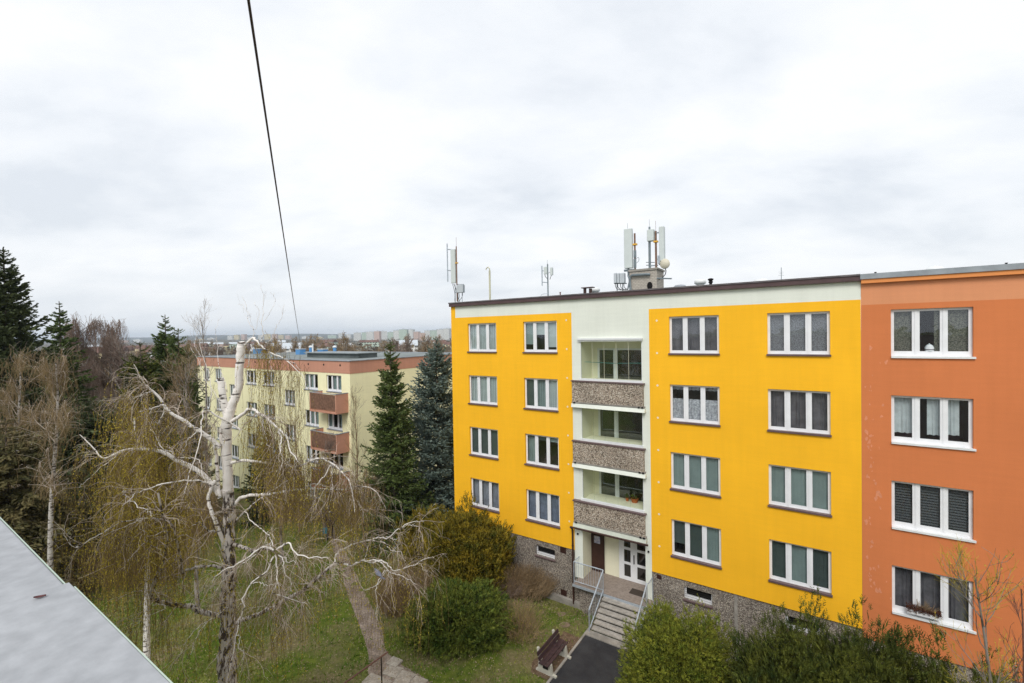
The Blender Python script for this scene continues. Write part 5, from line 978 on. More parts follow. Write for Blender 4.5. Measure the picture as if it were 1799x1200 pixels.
shrub('yew_bush', 'dark feathery yew under the yellow wall at the bottom, nearest the bright juniper', B3(1385, 1330, 13.0), 2.0, 1.35, 4.0, 34, 'yew_g', n=17000, spray=.24, up=.95, lump=.2, lw=.013, ncf=.02, clw=.13)
shrub('yew_bush', 'dark feathery yew under the joint of the yellow and orange blocks', B3(1520, 1330, 12.2), 1.9, 1.25, 4.3, 35, 'yew_g', n=17000, spray=.24, up=1.0, lump=.22, lw=.013, ncf=.02, clw=.13)
shrub('yew_bush', 'lower yew spreading along the base of the orange wall', B3(1672, 1330, 11.5), 1.9, 1.0, 3.75, 37, 'yew_g', n=15000, spray=.24, up=.95, lump=.22, lw=.016)
bare('bare_tree', 'small leafless tree with greenish twigs leaning in from the lower right corner', B3(1815, 1290, 9.2), top_h(1760, 1020, 9.2), .055, 1.9, 41, barkm='bark_g', twm='catkin', n1=20, n2=90, n3=420, start=.5, up=.10, lean=(-1.05, .2), ang=.55, budm='catkin', nb=500, tw=.0035)
bare('bare_tree', 'thin brown leafless sapling cut by the right picture edge', B3(1800, 1290, 8.6), top_h(1790, 1030, 8.6), .03, 1.1, 42, barkm='rust', twm='rust', n1=9, n2=34, n3=130, start=.5, up=.16, lean=(-.1, 0), ang=.6, tw=.0035)
g_ = gnd(945, 1062, -.3); twiggy('bare_hedge', 'brown leafless hedge along the pebble plinth left of the downpipe', tuple(glob(3.6, -.95, -.25)), 2.0, .95, 1.35, 51, n=1500, spread=.25)
twiggy('bare_hedge', 'brown leafless shrub between the path and the round dark juniper', B3(706, 1085, 20.6), 1.15, 1.0, 1.9, 52, n=1200, spread=.5, budm='catkin_b')
twiggy('bare_hedge', 'low dry reddish brush below the tall yew', B3(868, 1055, 21.4), 1.3, .5, .7, 53, mt='bush_red', n=500, spread=.4)
twiggy('bare_shrub', 'sparse brown shrub beside the bench on the lawn', B3(915, 1150, 18.6), .8, .8, 1.25, 54, n=260, spread=.7, budm='catkin')
# left hand side
conifer('spruce_tree', 'tallest dark spruce at the left picture edge', B3(22, 900, 27), top_h(22, 432, 27), 3.5, 61, 'spruce_d', nbr=820, K=12, per=4, droop=.12, tipup=.5, pw=.72, leaf=.24, lw=.06, ragged=.35)
conifer('spruce_tree', 'broad dark drooping spruce low on the left behind the pale coping', B3(15, 900, 21), top_h(15, 735, 21), 3.6, 62, 'olive', nbr=520, K=12, per=4, droop=.45, tipup=.1, pw=.6, leaf=.22, lw=.05)
conifer('spruce_tree', 'spruce with a thin bare leader behind the brown left birch', B3(116, 900, 34), top_h(116, 528, 34), 3.0, 63, 'spruce', nbr=420, K=10, per=4, droop=.3, tipup=.3, pw=.8, leaf=.24, lw=.06, topl=2.2)
conifer('spruce_tree', 'bright green spruce with a slim top, left of the cream block', B3(300, 900, 34), top_h(299, 552, 34), 2.9, 64, 'spruce', nbr=420, K=10, per=4, droop=.2, tipup=.4, pw=.75, leaf=.24, lw=.06, topl=1.6)
conifer('spruce_tree', 'dense rounded green conifer touching the slim topped spruce', B3(322, 900, 33), top_h(320, 577, 33), 2.0, 65, 'spruce', nbr=420, K=9, per=4, droop=.1, tipup=.5, pw=.5, leaf=.22, lw=.06)
conifer('spruce_tree', 'low green conifer left of the slim topped spruce', B3(255, 900, 31), top_h(256, 600, 31), 2.2, 66, 'yew_g', nbr=360, K=9, per=4, droop=.1, tipup=.5, pw=.5, leaf=.22, lw=.05)
conifer('spruce_tree', 'dark spruce filling the gap behind the left birch trunk', B3(165, 900, 27), top_h(165, 700, 27), 3.9, 67, 'spruce_d', nbr=520, K=11, per=4, droop=.3, tipup=.2, pw=.5, leaf=.24, lw=.06)
conifer('spruce_tree', 'dark spruce low behind the bare birch crown on the left', B3(245, 900, 30), top_h(250, 735, 30), 3.4, 72, 'spruce_d', nbr=400, K=10, per=4, droop=.3, tipup=.2, pw=.5, leaf=.24, lw=.06)
conifer('spruce_tree', 'small dark evergreen against the cream facade behind the big birch', B3(466, 880, 31), top_h(466, 758, 31), 1.3, 68, 'spruce_d', nbr=240, K=8, per=4, droop=.1, tipup=.5, pw=.5, leaf=.2, lw=.06)
weeping('birch_tree', 'slender white birch with brown drooping twigs near the left edge', B3(84, 985, 19.0), top_h(96, 640, 19.0), .11, 3.1, 71, barkm='bark_wg', up=.2, n1=24, n2=240, nh=1500, nb=7000, hl=.75, budm='catkin_b', twm='catkin_b', lean=(.35, .2), start=.42)
weeping('birch_tree', 'weeping birch behind the big birch, veiled in olive catkins', B3(255, 1020, 15.2), top_h(255, 735, 15.2), .11, 3.3, 73, twm='twig', n1=30, n2=220, nh=2300, nb=60000, hl=2.3, start=.45, up=.16, budw=.02)
weeping('birch_tree', 'pale weeping tree with reddish twigs rising behind the left birch', B3(150, 900, 37), top_h(150, 572, 37), .24, 3.6, 74, barkm='bark_g', budm='catkin_b', twm='bush_red', n1=30, n2=240, nh=3200, nb=6000, hl=1.5, tw=.008, budw=.02, start=.35)
weeping('birch_tree', 'pale weeping tree with lilac brown twigs before the distant hills', B3(205, 900, 40), top_h(200, 574, 40), .26, 3.9, 75, barkm='bark_g', budm='catkin_b', twm='bush_red', n1=34, n2=260, nh=3600, nb=4000, hl=1.4, tw=.008, budw=.02, start=.35, up=.14)
weeping('birch_tree', 'small drooping birch directly behind the left birch trunk', B3(40, 960, 24), top_h(48, 640, 24), .11, 3.2, 76, barkm='bark_wg', up=.2, budm='catkin_b', twm='catkin_b', n1=26, n2=220, nh=1300, nb=7000, hl=.8, tw=.005, budw=.016, start=.35)
bare('bare_tree', 'purple brown leafless tree between the weeping trees and the green spruces', B3(225, 880, 35), top_h(228, 618, 35), .2, 3.4, 77, barkm='bark_g', twm='bush_red', n1=34, n2=300, n3=2600, start=.15, up=.08, ang=.9, tw=.009)
bare('bare_tree', 'grey leafless tree spreading in front of the green spruces', B3(330, 930, 25), top_h(322, 640, 25), .14, 3.0, 78, barkm='bark_g', twm='bush_br', n1=34, n2=280, n3=2200, start=.15, up=.1, ang=.85, tw=.006)
bare('bare_tree', 'leafless reddish tree near the left end of the cream block', B3(365, 880, 30), top_h(370, 565, 30), .10, 2.4, 79, barkm='bark_g', twm='bush_br', n1=24, n2=140, n3=500, start=.3, up=.16, ang=.45, tw=.004)
bare('bare_tree', 'slim upright leafless tree in front of the cream gable wall', B3(628, 900, 29), top_h(628, 690, 29), .06, 2.1, 80, barkm='bush_br', twm='bush_br', n1=22, n2=130, n3=420, start=.05, up=.2, ang=.5, tw=.005)
bare('bare_tree', 'slim upright leafless tree before the balconies of the cream block', B3(525, 900, 29), top_h(522, 745, 29), .06, 2.2, 81, barkm='bush_br', twm='bush_br', n1=24, n2=130, n3=600, start=.05, up=.14, ang=.6, tw=.005)
bare('bare_tree', 'reddish leafless shrub tree before the lowest balconies', B3(575, 900, 28.5), top_h(572, 770, 28.5), .08, 1.9, 82, barkm='bush_red', twm='bush_red', n1=28, n2=200, n3=1200, start=.05, up=.15, ang=.8, tw=.006)
weeping('birch_tree', 'low weeping birch with long drooping twigs at the foot of the cream gable', B3(640, 960, 26), top_h(645, 842, 26), .09, 2.5, 83, barkm='bark_g', twm='bush_br', n1=24, n2=160, nh=900, nb=8000, hl=1.7, start=.5, up=.1, tw=.005, budw=.013)
weeping('birch_tree', 'low weeping birch with long twigs between the path and the cream facade', B3(495, 960, 25), top_h(500, 835, 25), .09, 2.6, 84, barkm='bark_g', twm='bush_br', n1=24, n2=160, nh=1000, nb=9000, hl=1.7, start=.5, up=.1, tw=.005, budw=.013)
weeping('birch_tree', 'small weeping birch left of the path behind the big trunk', B3(345, 985, 20.5), top_h(345, 850, 20.5), .09, 2.6, 85, barkm='bark_g', twm='bush_br', budm='catkin', n1=24, n2=160, nh=1100, nb=12000, hl=1.7, start=.5, up=.1, tw=.004, budw=.013)
twiggy('bare_hedge', 'brown leafless undergrowth at the foot of the cream facade', B3(560, 915, 31), 4.2, 1.0, 1.5, 55, n=900, spread=.3)
twiggy('bare_hedge', 'brown leafless undergrowth under the left birches', B3(215, 985, 23.5), 3.8, 1.6, 1.8, 56, n=1300, spread=.3)
twiggy('bare_hedge', 'brown leafless undergrowth left of the cream block', B3(330, 920, 29), 3.6, 1.6, 2.6, 57, mt='bush_red', n=1300, spread=.3)
# ---------------- grass
def in_strip(x, y, n_, u):
    return (u > UA-.12) & (u < UB+.12) & (n_ < -1.2) & (n_ > -18)
ng = 150000; xx = R_.uniform(-24, 5, ng); yy = 12+R_.random(ng)**1.1*22; uu = (xx-X0)*D1[0]+(yy-Y0)*D1[1]; nn_ = (xx-X0)*N1[0]+(yy-Y0)*N1[1]
cx_ = np.interp(yy, [q[1] for q in PLw], [q[0] for q in PLw]); dx_ = np.interp(yy, [q[1] for q in PRw], [q[0] for q in PRw])
edge = .16*np.sin(yy*4.1)+.1*np.sin(yy*9.7)
inside = (xx > cx_+.06+edge*.6) & (xx < dx_-.06+edge*.6) & (R_.random(ng) > .06)
patch = -.15+np.sin(xx*.9+np.sin(yy*.7)*2)*np.sin(yy*1.1+1)+.5*np.sin(xx*2.3)*np.sin(yy*2.9)
ok = ~inside & ~in_strip(xx, yy, nn_, uu) & (nn_ < -.15) & (R_.random(ng) < np.clip(.75+.5*patch, .12, 1)) & ~((uu > UA-1.05) & (uu < UA) & (nn_ > -5.3) & (nn_ < -2.6) & (R_.random(ng) < .85))
xx, yy = xx[ok], yy[ok]; k = len(xx); hh = R_.uniform(.04, .13, k); mb = MB(); an = R_.random(k)*6.28; w_ = R_.uniform(.012, .03, k); tx, ty = R_.normal(0, .035, k), R_.normal(0, .035, k); z0 = gz(xx, yy)-.005
V = np.stack([np.stack([xx-np.cos(an)*w_, yy-np.sin(an)*w_, z0], 1), np.stack([xx+np.cos(an)*w_, yy+np.sin(an)*w_, z0], 1), np.stack([xx+tx, yy+ty, z0+hh], 1)], 1)
mb.add(V.reshape(-1, 3), np.arange(k*3).reshape(-1, 3)); M['grass'] = mat('grass_blades', (.085, .18, .014), .8, .15, col2=(.25, .245, .06), vs=.55, fine=.35, fs=5)
o = mb.build('grass', M['grass']); tag(o, kind='stuff')
nl = 30000; xl = R_.uniform(-22, 5, nl); yl = 12.5+R_.random(nl)*19; ul = (xl-X0)*D1[0]+(yl-Y0)*D1[1]; nl_ = (xl-X0)*N1[0]+(yl-Y0)*N1[1]; ok = ~in_strip(xl, yl, nl_, ul) & (nl_ < -.3); xl, yl = xl[ok], yl[ok]
mb = MB(); c_ = np.stack([xl, yl, gz(xl, yl)+.04+R_.random(len(xl))*.04], 1); dr = R_.normal(size=c_.shape)*[1, 1, .25]; mb.blades(c_, dr, .03, R_.uniform(.03, .08, len(xl))); o = mb.build('leaf_litter', mat('leaf_litter', (.20, .13, .075), .9, .1, col2=(.46, .37, .26), vs=5)); tag(o, kind='stuff')
# ---------------- person on the path, seen from behind
pb = B3(580.5, 951, 27.8); pt = thing('person', 'person in dark clothes with white hair walking away along the path, carrying a teal bag', 'person', tuple(pb), .1)
def skin(name, verts, edges, rad, mt, par, root=0, lv=2):
    me = bpy.data.meshes.new(name); me.from_pydata(verts, edges, []); o = bpy.data.objects.new(name, me); C.objects.link(o); o.parent = par; me.materials.append(mt)
    s = o.modifiers.new('s', 'SKIN'); s.use_smooth_shade = True
    for i, r in enumerate(rad): me.skin_vertices[0].data[i].radius = (r, r) if not isinstance(r, tuple) else r; me.skin_vertices[0].data[i].use_root = (i == root)
    s2 = o.modifiers.new('u', 'SUBSURF'); s2.levels = lv; s2.render_levels = lv; return o
cloth = mat('dark_brown_coat', (.055, .04, .045), .85, .2, var=.2, vs=6); skinm = mat('skin', (.55, .33, .25), .6, .3)
Vb = [(0, 0, .93), (0, .01, 1.15), (0, .02, 1.36), (0, .03, 1.47), (0, .04, 1.56), (0, .05, 1.66), (.17, .02, 1.38), (.22, -.02, 1.12), (.22, .05, .90), (.22, .07, .82), (-.17, .02, 1.38), (-.23, .04, 1.12), (-.22, .02, .88), (-.22, .02, .80),
      (.09, 0, .88), (.10, .10, .50), (.10, .04, .09), (.11, .17, .05), (-.09, 0, .88), (-.10, -.02, .50), (-.10, -.24, .12), (-.10, -.14, .05)]
Eb = [(0, 1), (1, 2), (2, 3), (3, 4), (4, 5), (2, 6), (6, 7), (7, 8), (8, 9), (2, 10), (10, 11), (11, 12), (12, 13), (0, 14), (14, 15), (15, 16), (16, 17), (0, 18), (18, 19), (19, 20), (20, 21)]
skin('body', Vb, Eb, [.15, .14, .15, .055, .07, .075, .065, .05, .036, .03, .065, .05, .036, .03, .095, .065, .045, .035, .095, .065, .045, .035], mat('dark_trousers', (.03, .028, .035), .85, .2), pt)
skin('coat', [(0, 0, .80), (0, .01, 1.12), (0, .02, 1.38), (.18, .02, 1.385), (.225, -.02, 1.12), (.222, .05, .92), (-.18, .02, 1.385), (-.235, .04, 1.12), (-.222, .02, .90)], [(0, 1), (1, 2), (2, 3), (3, 4), (4, 5), (2, 6), (6, 7), (7, 8)], [.19, .17, .175, .075, .06, .048, .075, .06, .048], cloth, pt)
skin('head', [(0, .04, 1.52), (0, .05, 1.62), (0, .06, 1.68)], [(0, 1), (1, 2)], [.05, .078, .07], skinm, pt)
skin('hair', [(0, .02, 1.60), (0, .035, 1.69), (0, .05, 1.735)], [(0, 1), (1, 2)], [.078, .09, .07], mat('white_hair', (.78, .77, .75), .8, .2), pt)
bg = pb+np.array([-.30, .02, 0]); t = thing('shopping_bag', 'teal bag carried by the walking person', 'bag', (bg[0], bg[1], pb[2]+.36)); mb = MB()
mb.add([(-.13, -.07, 0), (.13, -.07, 0), (.13, .07, 0), (-.13, .07, 0), (-.17, -.05, .34), (.17, -.05, .34), (.17, .05, .34), (-.17, .05, .34)], [[3, 2, 1, 0], [4, 5, 6, 7], [0, 1, 5, 4], [1, 2, 6, 5], [2, 3, 7, 6], [3, 0, 4, 7]]); mb.build('body', mat('teal_plastic', (.03, .22, .28), .4, .4, var=.3, vs=9), t, bevel=.02)
MB().tube(cat_rom([(-.08, 0, .34), (0, 0, .46), (.08, 0, .34)], 8), .008, 5).build('handle', bpy.data.materials['teal_plastic'], t)
# ---------------- pigeon on the birch limb
pp = at(664, 1008, 10.25); t = thing('pigeon', 'blue grey pigeon perched low on a birch branch above the path', 'bird', tuple(pp), 2.6)
gm = mat('pigeon_grey', (.15, .16, .22), .7, .3, col2=(.24, .25, .31), vs=20)
skin('body', [(-.11, 0, -.035), (-.05, 0, -.005), (.02, 0, .02), (.065, 0, .055), (.085, 0, .085), (.10, 0, .095), (.118, 0, .09)], [(0, 1), (1, 2), (2, 3), (3, 4), (4, 5), (5, 6)], [(.022, .012), .045, .05, .03, .024, .018, .005], gm, t, root=2)
mb = MB()
for sg in (1, -1): mb.add([(.03, sg*.044, .035), (-.03, sg*.052, .03), (-.13, sg*.022, -.03), (-.06, sg*.048, -.012), (.02, sg*.047, 0)], [[0, 1, 2, 3, 4]])
mb.build('wings', mat('wing_grey', (.26, .28, .34), .7, .3), t)
mb = MB(); mb.box(-.21, -.10, -.028, .028, -.052, -.044, M=Matrix.Rotation(-.1, 4, 'Y')); mb.build('tail', gm, t)
mb = MB(); mb.tube([(.0, .015, -.03), (.005, .015, -.075)], .004, 5); mb.tube([(.0, -.015, -.03), (.005, -.015, -.075)], .004, 5); mb.build('feet', mat('pigeon_feet', (.4, .12, .1), .7, .3), t)
# ================================================================ the distance
def crown_copy(proto, spots, group, lab):
    for i, (x, y, s_, r_) in enumerate(spots):
        p = (x, y, float(gz(x, y))); o = proto if i == 0 else dup(proto, p, r_, s_); o.location = p; o.rotation_euler = (0, 0, r_); o.scale = (s_,)*3; o['label'] = lab; o['group'] = group
rg = np.random.default_rng(99)
protos = [bare('bare_tree', '', (0, 0, 0), 12, .2, 4.6, 200+i, barkm='bark_g', twm=['bush_br', 'bush_red', 'bush_br'][i], n1=22, n2=120, n3=700, start=.18, up=.14, ang=.75, tw=.05) for i in range(3)]
labs = ['leafless brown tree in the belt of trees beyond the cream roof', 'leafless reddish brown tree in the belt of trees beyond the cream roof', 'leafless pale brown tree in the belt of trees beyond the cream roof']
for i, pr in enumerate(protos):
    sp = []
    for _ in range(26 if i != 1 else 16):
        px = rg.uniform(330, 800); Y = rg.uniform(85, 210); p = at(px, 600, Y); sp.append((p[0], p[1], rg.uniform(.75, 1.08), rg.random()*6.28))
    for _ in range(7):
        px = rg.uniform(-30, 330); Y = rg.uniform(55, 130); p = at(px, 600, Y); sp.append((p[0], p[1], rg.uniform(.7, .98), rg.random()*6.28))
    crown_copy(pr, sp, 'bare trees beyond the cream block', labs[i])
pc = conifer('pine_tree', '', (0, 0, 0), 12, 2.6, 210, 'spruce_d', nbr=170, K=7, per=2, droop=.1, tipup=.5, pw=.55, leaf=.5, lw=.09)
for i, (px, Y, s_, lab) in enumerate(((395, 75, 1.02, 'dark pine rising behind the cream roof left of the birch stump'), (545, 80, 1.03, 'dark pine where the overhead cable ends behind the cream roof'), (560, 86, .96, 'lower dark pine to the right of the cable end'), (347, 60, .98, 'dark pine at the far left end of the cream roof'), (592, 120, .95, 'small green pine behind the rightmost blue roof vent'), (770, 70, 1.12, 'dark pine top between the blue spruce and the cream roof'), (505, 95, .82, 'low dark pine behind the middle of the cream roof'), (615, 150, .85, 'distant pine before the white tower blocks'))):
    p = at(px, 600, Y); p = (p[0], p[1], float(gz(p[0], p[1]))); o = pc if i == 0 else dup(pc, p, i*1.3, s_); o.location = p; o.scale = (s_,)*3; o['label'] = lab; o['group'] = 'pines behind the cream roof'
# far hills with woods
def hills(name, Y0_, depth, hmax, px0, px1, seed, mt):
    rg = np.random.default_rng(seed); n = 90; m_ = 10; mb = MB(); V = []; fx = rg.random(6)*6.28
    for i in range(n):
        px = px0+(px1-px0)*i/(n-1); pr_ = sum(math.sin(i/n*(5+7*k)+fx[k])/(k+1.5) for k in range(6))
        for j in range(m_):
            q = j/(m_-1); Y = Y0_+depth*q; p = at(px, 600, Y); hh = hmax*math.sin(min(1, q*1.15)*math.pi/2)*(.72+.28*pr_)*min(1, 8*(i+.3)/n, 8*(n-i-.7)/n)
            V.append((p[0], p[1], -3+hh*(1 if j < m_-1 else 1)))
    mb.add(V, [[i*m_+j, (i+1)*m_+j, (i+1)*m_+j+1, i*m_+j+1] for i in range(n-1) for j in range(m_-1)]); o = mb.build(name, mt, smooth=True); tag(o, kind='structure')
M['hill'] = mat('wooded_hill', (.07, .065, .055), .95, .1, col2=(.17, .15, .11), vs=.012, fine=.3, fs=.05); M['hill2'] = mat('far_hill', (.06, .065, .06), .95, .1, col2=(.14, .14, .11), vs=.006, fine=.2, fs=.03)
hills('hills', 2600, 2400, 62, -300, 760, 5, M['hill2']); hills('hills', 1300, 900, 17, -200, 700, 8, M['hill'])
# belt of woods, one mass
n = 5200; px = rg.uniform(-150, 830, n); Y = 230+rg.random(n)**1.5*1500; W = np.array([at(a, 600, b) for a, b in zip(px, Y)]); hgt = rg.uniform(.5, 1, n)*9; W[:, 2] = -2.5+hgt*rg.random(n)
mb = MB(); mb.blades(W, rg.normal(size=W.shape)*[1, 1, .7], rg.uniform(2, 4.5, n), rg.uniform(2.5, 6, n)); o = mb.build('distant_woods', mat('distant_woods', (.10, .075, .055), .95, .1, col2=(.19, .16, .10), vs=.02)); tag(o, kind='stuff')
# tower blocks
def facade_mat(name, wall, band):
    m = mat(name, wall, .85, .1); nt = m.node_tree; b = nt.nodes['Principled BSDF']; tc = nt.nodes.new('ShaderNodeTexCoord'); sp = nt.nodes.new('ShaderNodeSeparateXYZ'); cb = nt.nodes.new('ShaderNodeCombineXYZ'); nt.links.new(tc.outputs['Object'], sp.inputs[0])
    ad = nt.nodes.new('ShaderNodeMath'); nt.links.new(sp.outputs['X'], ad.inputs[0]); nt.links.new(sp.outputs['Y'], ad.inputs[1]); nt.links.new(ad.outputs[0], cb.inputs['X']); nt.links.new(sp.outputs['Z'], cb.inputs['Y'])
    br = nt.nodes.new('ShaderNodeTexBrick'); br.offset = 0; br.inputs['Scale'].default_value = .33; br.inputs['Brick Width'].default_value = 1.2; br.inputs['Row Height'].default_value = .95; br.inputs['Mortar Size'].default_value = .26; br.inputs['Mortar Smooth'].default_value = .1
    br.inputs['Color1'].default_value = (*band, 1); br.inputs['Color2'].default_value = tuple(c*.6 for c in band)+(1,); br.inputs['Mortar'].default_value = (*wall, 1); nt.links.new(cb.outputs[0], br.inputs['Vector']); nt.links.new(br.outputs['Color'], b.inputs['Base Color']); return m
FM = [facade_mat('tower_white', (.72, .72, .68), (.22, .24, .25)), facade_mat('tower_green', (.52, .62, .52), (.20, .24, .22)), facade_mat('tower_pink', (.66, .48, .40), (.22, .2, .2)), facade_mat('tower_yellow', (.70, .60, .36), (.2, .2, .2))]
fl_ = ['white', 'pale green', 'pinkish', 'yellowish']
TW = [(628, 1500, 12, 24, 0), (640, 1700, 10, 26, 1), (650, 1600, 13, 27, 0), (662, 1500, 10, 27, 2), (673, 1750, 14, 29, 0), (686, 1600, 10, 25, 1), (697, 1500, 12, 28, 0), (708, 1450, 15, 30, 1), (720, 1600, 13, 31, 0), (731, 1500, 10, 24, 2), (742, 1400, 9, 20, 2), (752, 1450, 12, 26, 0), (762, 1300, 12, 25, 1), (773, 1400, 13, 28, 0), (784, 1350, 12, 29, 0),
      (612, 2300, 8, 24, 0), (598, 2400, 6, 30, 0), (583, 2500, 14, 22, 1), (415, 2300, 9, 30, 3), (427, 2350, 8, 32, 2), (404, 2400, 8, 27, 0), (470, 2200, 10, 30, 3), (482, 2250, 9, 30, 2), (458, 2300, 8, 27, 0), (493, 2300, 9, 26, 3), (505, 2350, 10, 24, 2), (370, 2100, 12, 18, 0), (352, 2200, 10, 16, 3), (440, 2100, 14, 18, 0), (535, 2300, 12, 18, 0), (560, 2200, 12, 16, 3), (240, 2200, 12, 18, 0), (218, 2300, 10, 16, 2), (98, 2100, 12, 16, 0)]
for i, (px, Y, w_, hh, ci) in enumerate(TW):
    p = at(px, 600, Y); z0 = -3; wd = w_/800*Y; dp = min(wd, 14); t = thing('tower_block', 'distant %s slab block in the housing estate on the horizon' % fl_[ci], 'building', (p[0], p[1], z0), rg.uniform(-.4, .4), '%s blocks on the horizon' % fl_[ci])
    hh *= 1.22; MB().box(-wd/2, wd/2, 0, dp, 0, hh).build('walls', FM[ci], t); m_ = MB(); m_.box(-wd/2-.3, wd/2+.3, -.3, dp+.3, hh+.002, hh+.8); m_.box(-wd*.15, wd*.1, dp*.3, dp*.7, hh+.802, hh+3.2); m_.build('roof', M['radio'], t)
M['far_roof'] = mat('far_roof_tiles', (.17, .10, .08), .9, .1, var=.3, vs=.1)
# low houses and sheds between the trees
for i in range(46):
    px = rg.uniform(60, 800); Y = rg.uniform(260, 900); p = at(px, 600, Y); w_, d_, hh = rg.uniform(9, 26), rg.uniform(8, 14), rg.uniform(4, 8); ci = int(rg.integers(0, 4))
    nm = ['white', 'pale green', 'pinkish', 'yellowish'][ci]; t = thing('house', 'small far off %s walled house among the distant trees' % nm, 'house', (p[0], p[1], -2.6), rg.uniform(-.7, .7), '%s walled houses among the distant trees' % nm)
    MB().box(-w_/2, w_/2, 0, d_, 0, hh).build('wall', FM[ci], t); m_ = MB(); m_.add([(-w_/2-.4, -.4, hh), (w_/2+.4, -.4, hh), (w_/2+.4, d_+.4, hh), (-w_/2-.4, d_+.4, hh), (-w_/2-.4, d_/2, hh+d_*.3), (w_/2+.4, d_/2, hh+d_*.3)], [[0, 1, 5, 4], [2, 3, 4, 5], [3, 2, 1, 0]]); m_.add([(-w_/2-.4, -.4, hh), (-w_/2-.4, d_+.4, hh), (-w_/2-.4, d_/2, hh+d_*.3), (w_/2+.4, -.4, hh), (w_/2+.4, d_+.4, hh), (w_/2+.4, d_/2, hh+d_*.3)], [[1, 0, 2], [3, 4, 5]])
    m_.build('roof', M['far_roof'] if i % 3 else M['radio'], t)
# ================================================================ haze, light, sky, camera
HAZE = True
if HAZE:
    hm = bpy.data.materials.new('haze'); hm.use_nodes = True; nt = hm.node_tree; nt.nodes.clear(); o = nt.nodes.new('ShaderNodeOutputMaterial'); v = nt.nodes.new('ShaderNodeVolumePrincipled')
    v.inputs['Color'].default_value = (.74, .86, 1, 1); v.inputs['Density'].default_value = .00017; v.inputs['Anisotropy'].default_value = .2; nt.links.new(v.outputs[0], o.inputs['Volume'])
    o = MB().box(-8800, 4900, -900, 5600, -6.5, 95).build('haze', hm); tag(o, kind='stuff')
sun = bpy.data.lights.new('sun', 'SUN'); sun.energy = 1.5; sun.angle = math.radians(24); sun.color = (1, .97, .93); so2 = bpy.data.objects.new('sun', sun); C.objects.link(so2)
SEL, SAZ = math.radians(47), math.atan2(-(N1[0])+.35*D1[0], -(N1[1])+.35*D1[1])     # azimuth measured from +Y towards +X
sd = Vector((math.sin(SAZ)*math.cos(SEL), math.cos(SAZ)*math.cos(SEL), math.sin(SEL))); so2.rotation_euler = (-sd).to_track_quat('-Z', 'Y').to_euler()
wd_ = bpy.data.worlds.new('World'); bpy.context.scene.world = wd_; wd_.use_nodes = True; nt = wd_.node_tree; bg = nt.nodes['Background']
sk = nt.nodes.new('ShaderNodeTexSky'); sk.sky_type = 'NISHITA'; sk.sun_disc = False; sk.sun_elevation = SEL; sk.sun_rotation = SAZ; sk.air_density = 1.5; sk.dust_density = 3
tc = nt.nodes.new('ShaderNodeTexCoord'); sp = nt.nodes.new('ShaderNodeSeparateXYZ'); nt.links.new(tc.outputs['Generated'], sp.inputs[0])
def mth(op, a, b=None, c=None):
    m_ = nt.nodes.new('ShaderNodeMath'); m_.operation = op
    for i, q in enumerate((a, b, c)):
        if q is None: continue
        if isinstance(q, (int, float)): m_.inputs[i].default_value = q
        else: nt.links.new(q, m_.inputs[i])
    return m_.outputs[0]
zz = mth('ADD', mth('MAXIMUM', sp.outputs['Z'], 0.), .30); cb = nt.nodes.new('ShaderNodeCombineXYZ'); nt.links.new(mth('DIVIDE', sp.outputs['X'], zz), cb.inputs['X']); nt.links.new(mth('DIVIDE', sp.outputs['Y'], zz), cb.inputs['Y'])
mp = nt.nodes.new('ShaderNodeMapping'); mp.inputs['Rotation'].default_value = (0, 0, .9); mp.inputs['Scale'].default_value = (.75, 1.15, 1); mp.inputs['Location'].default_value = (3.1, 1.7, 0); nt.links.new(cb.outputs[0], mp.inputs['Vector'])
nz = nt.nodes.new('ShaderNodeTexNoise'); nz.inputs['Scale'].default_value = 1.9; nz.inputs['Detail'].default_value = 8; nz.inputs['Roughness'].default_value = .56; nz.inputs['Distortion'].default_value = .15; nt.links.new(mp.outputs[0], nz.inputs['Vector'])
cr = nt.nodes.new('ShaderNodeValToRGB'); e = cr.color_ramp.elements; e[0].position = .34; e[1].position = .60; e[0].color = (.63, .665, .715, 1); e[1].color = (.82, .83, .85, 1); q = e.new(.46); q.color = (.735, .76, .795, 1); nt.links.new(nz.outputs['Fac'], cr.inputs['Fac'])
hz = nt.nodes.new('ShaderNodeMapRange'); hz.inputs['From Min'].default_value = 0; hz.inputs['From Max'].default_value = .16; hz.inputs['To Min'].default_value = .65; hz.inputs['To Max'].default_value = 0; nt.links.new(sp.outputs['Z'], hz.inputs['Value'])
mx = nt.nodes.new('ShaderNodeMix'); mx.data_type = 'RGBA'; nt.links.new(hz.outputs[0], mx.inputs['Factor']); nt.links.new(cr.outputs[0], mx.inputs['A']); mx.inputs['B'].default_value = (.755, .785, .815, 1)
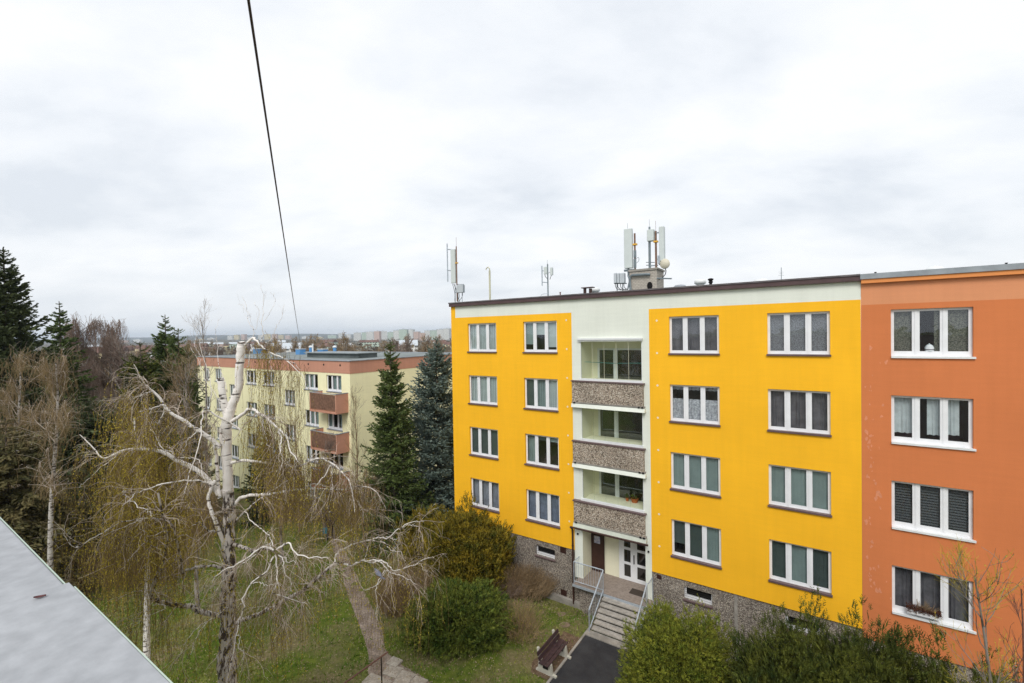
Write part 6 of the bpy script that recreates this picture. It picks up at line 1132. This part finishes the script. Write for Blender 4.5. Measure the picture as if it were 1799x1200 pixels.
m2 = nt.nodes.new('ShaderNodeMix'); m2.data_type = 'RGBA'; m2.blend_type = 'ADD'; m2.inputs['Factor'].default_value = .008; nt.links.new(mx.outputs['Result'], m2.inputs['A']); nt.links.new(sk.outputs[0], m2.inputs['B'])
SKY = .86
sc_ = nt.nodes.new('ShaderNodeMix'); sc_.data_type = 'RGBA'; sc_.blend_type = 'MULTIPLY'; sc_.inputs['Factor'].default_value = 1; nt.links.new(m2.outputs['Result'], sc_.inputs['A']); sc_.inputs['B'].default_value = (SKY, SKY, SKY, 1)
nt.links.new(sc_.outputs['Result'], bg.inputs['Color']); bg.inputs['Strength'].default_value = 1.0
cam = bpy.data.cameras.new('camera'); cam.sensor_width = 36; cam.sensor_fit = 'HORIZONTAL'; cam.lens = F_/1799*36; cam.clip_end = 30000; cam.clip_start = .05; co = bpy.data.objects.new('camera', cam); C.objects.link(co)
c, s = math.cos(TH), math.sin(TH); R0 = Vector((1, 0, 0)); U0 = Vector((0, s, c)); Fw = Vector((0, c, -s)); cr_, sr_ = math.cos(RO), math.sin(RO)
Rt = R0*cr_-(-U0)*sr_*-1*-1 if False else R0*cr_-(U0*-1)*sr_*-1*(-1)
Rt = (R0*cr_-(U0*-1)*(-sr_)*1) if False else None
# image right axis r' and up axis u' from x' = a cos + b sin, y' = b cos - a sin (b points down)
Rt = R0*cr_+(-U0)*sr_; Dn = (-U0)*cr_-R0*sr_; Up = -Dn
co.matrix_world = Matrix(((Rt.x, Up.x, -Fw.x, 0), (Rt.y, Up.y, -Fw.y, 0), (Rt.z, Up.z, -Fw.z, H), (0, 0, 0, 1)))
sc = bpy.context.scene; sc.camera = co; sc.view_settings.view_transform = 'Standard'; sc.view_settings.look = 'None'; sc.view_settings.exposure = .50; sc.view_settings.gamma = 1
sc.cycles.max_bounces = 8; sc.cycles.transparent_max_bounces = 16; sc.cycles.volume_bounces = 0; sc.cycles.use_denoising = True; sc.cycles.denoiser = 'OPENIMAGEDENOISE'; sc.cycles.denoising_input_passes = 'RGB_ALBEDO_NORMAL'; sc.cycles.denoising_prefilter = 'NONE'
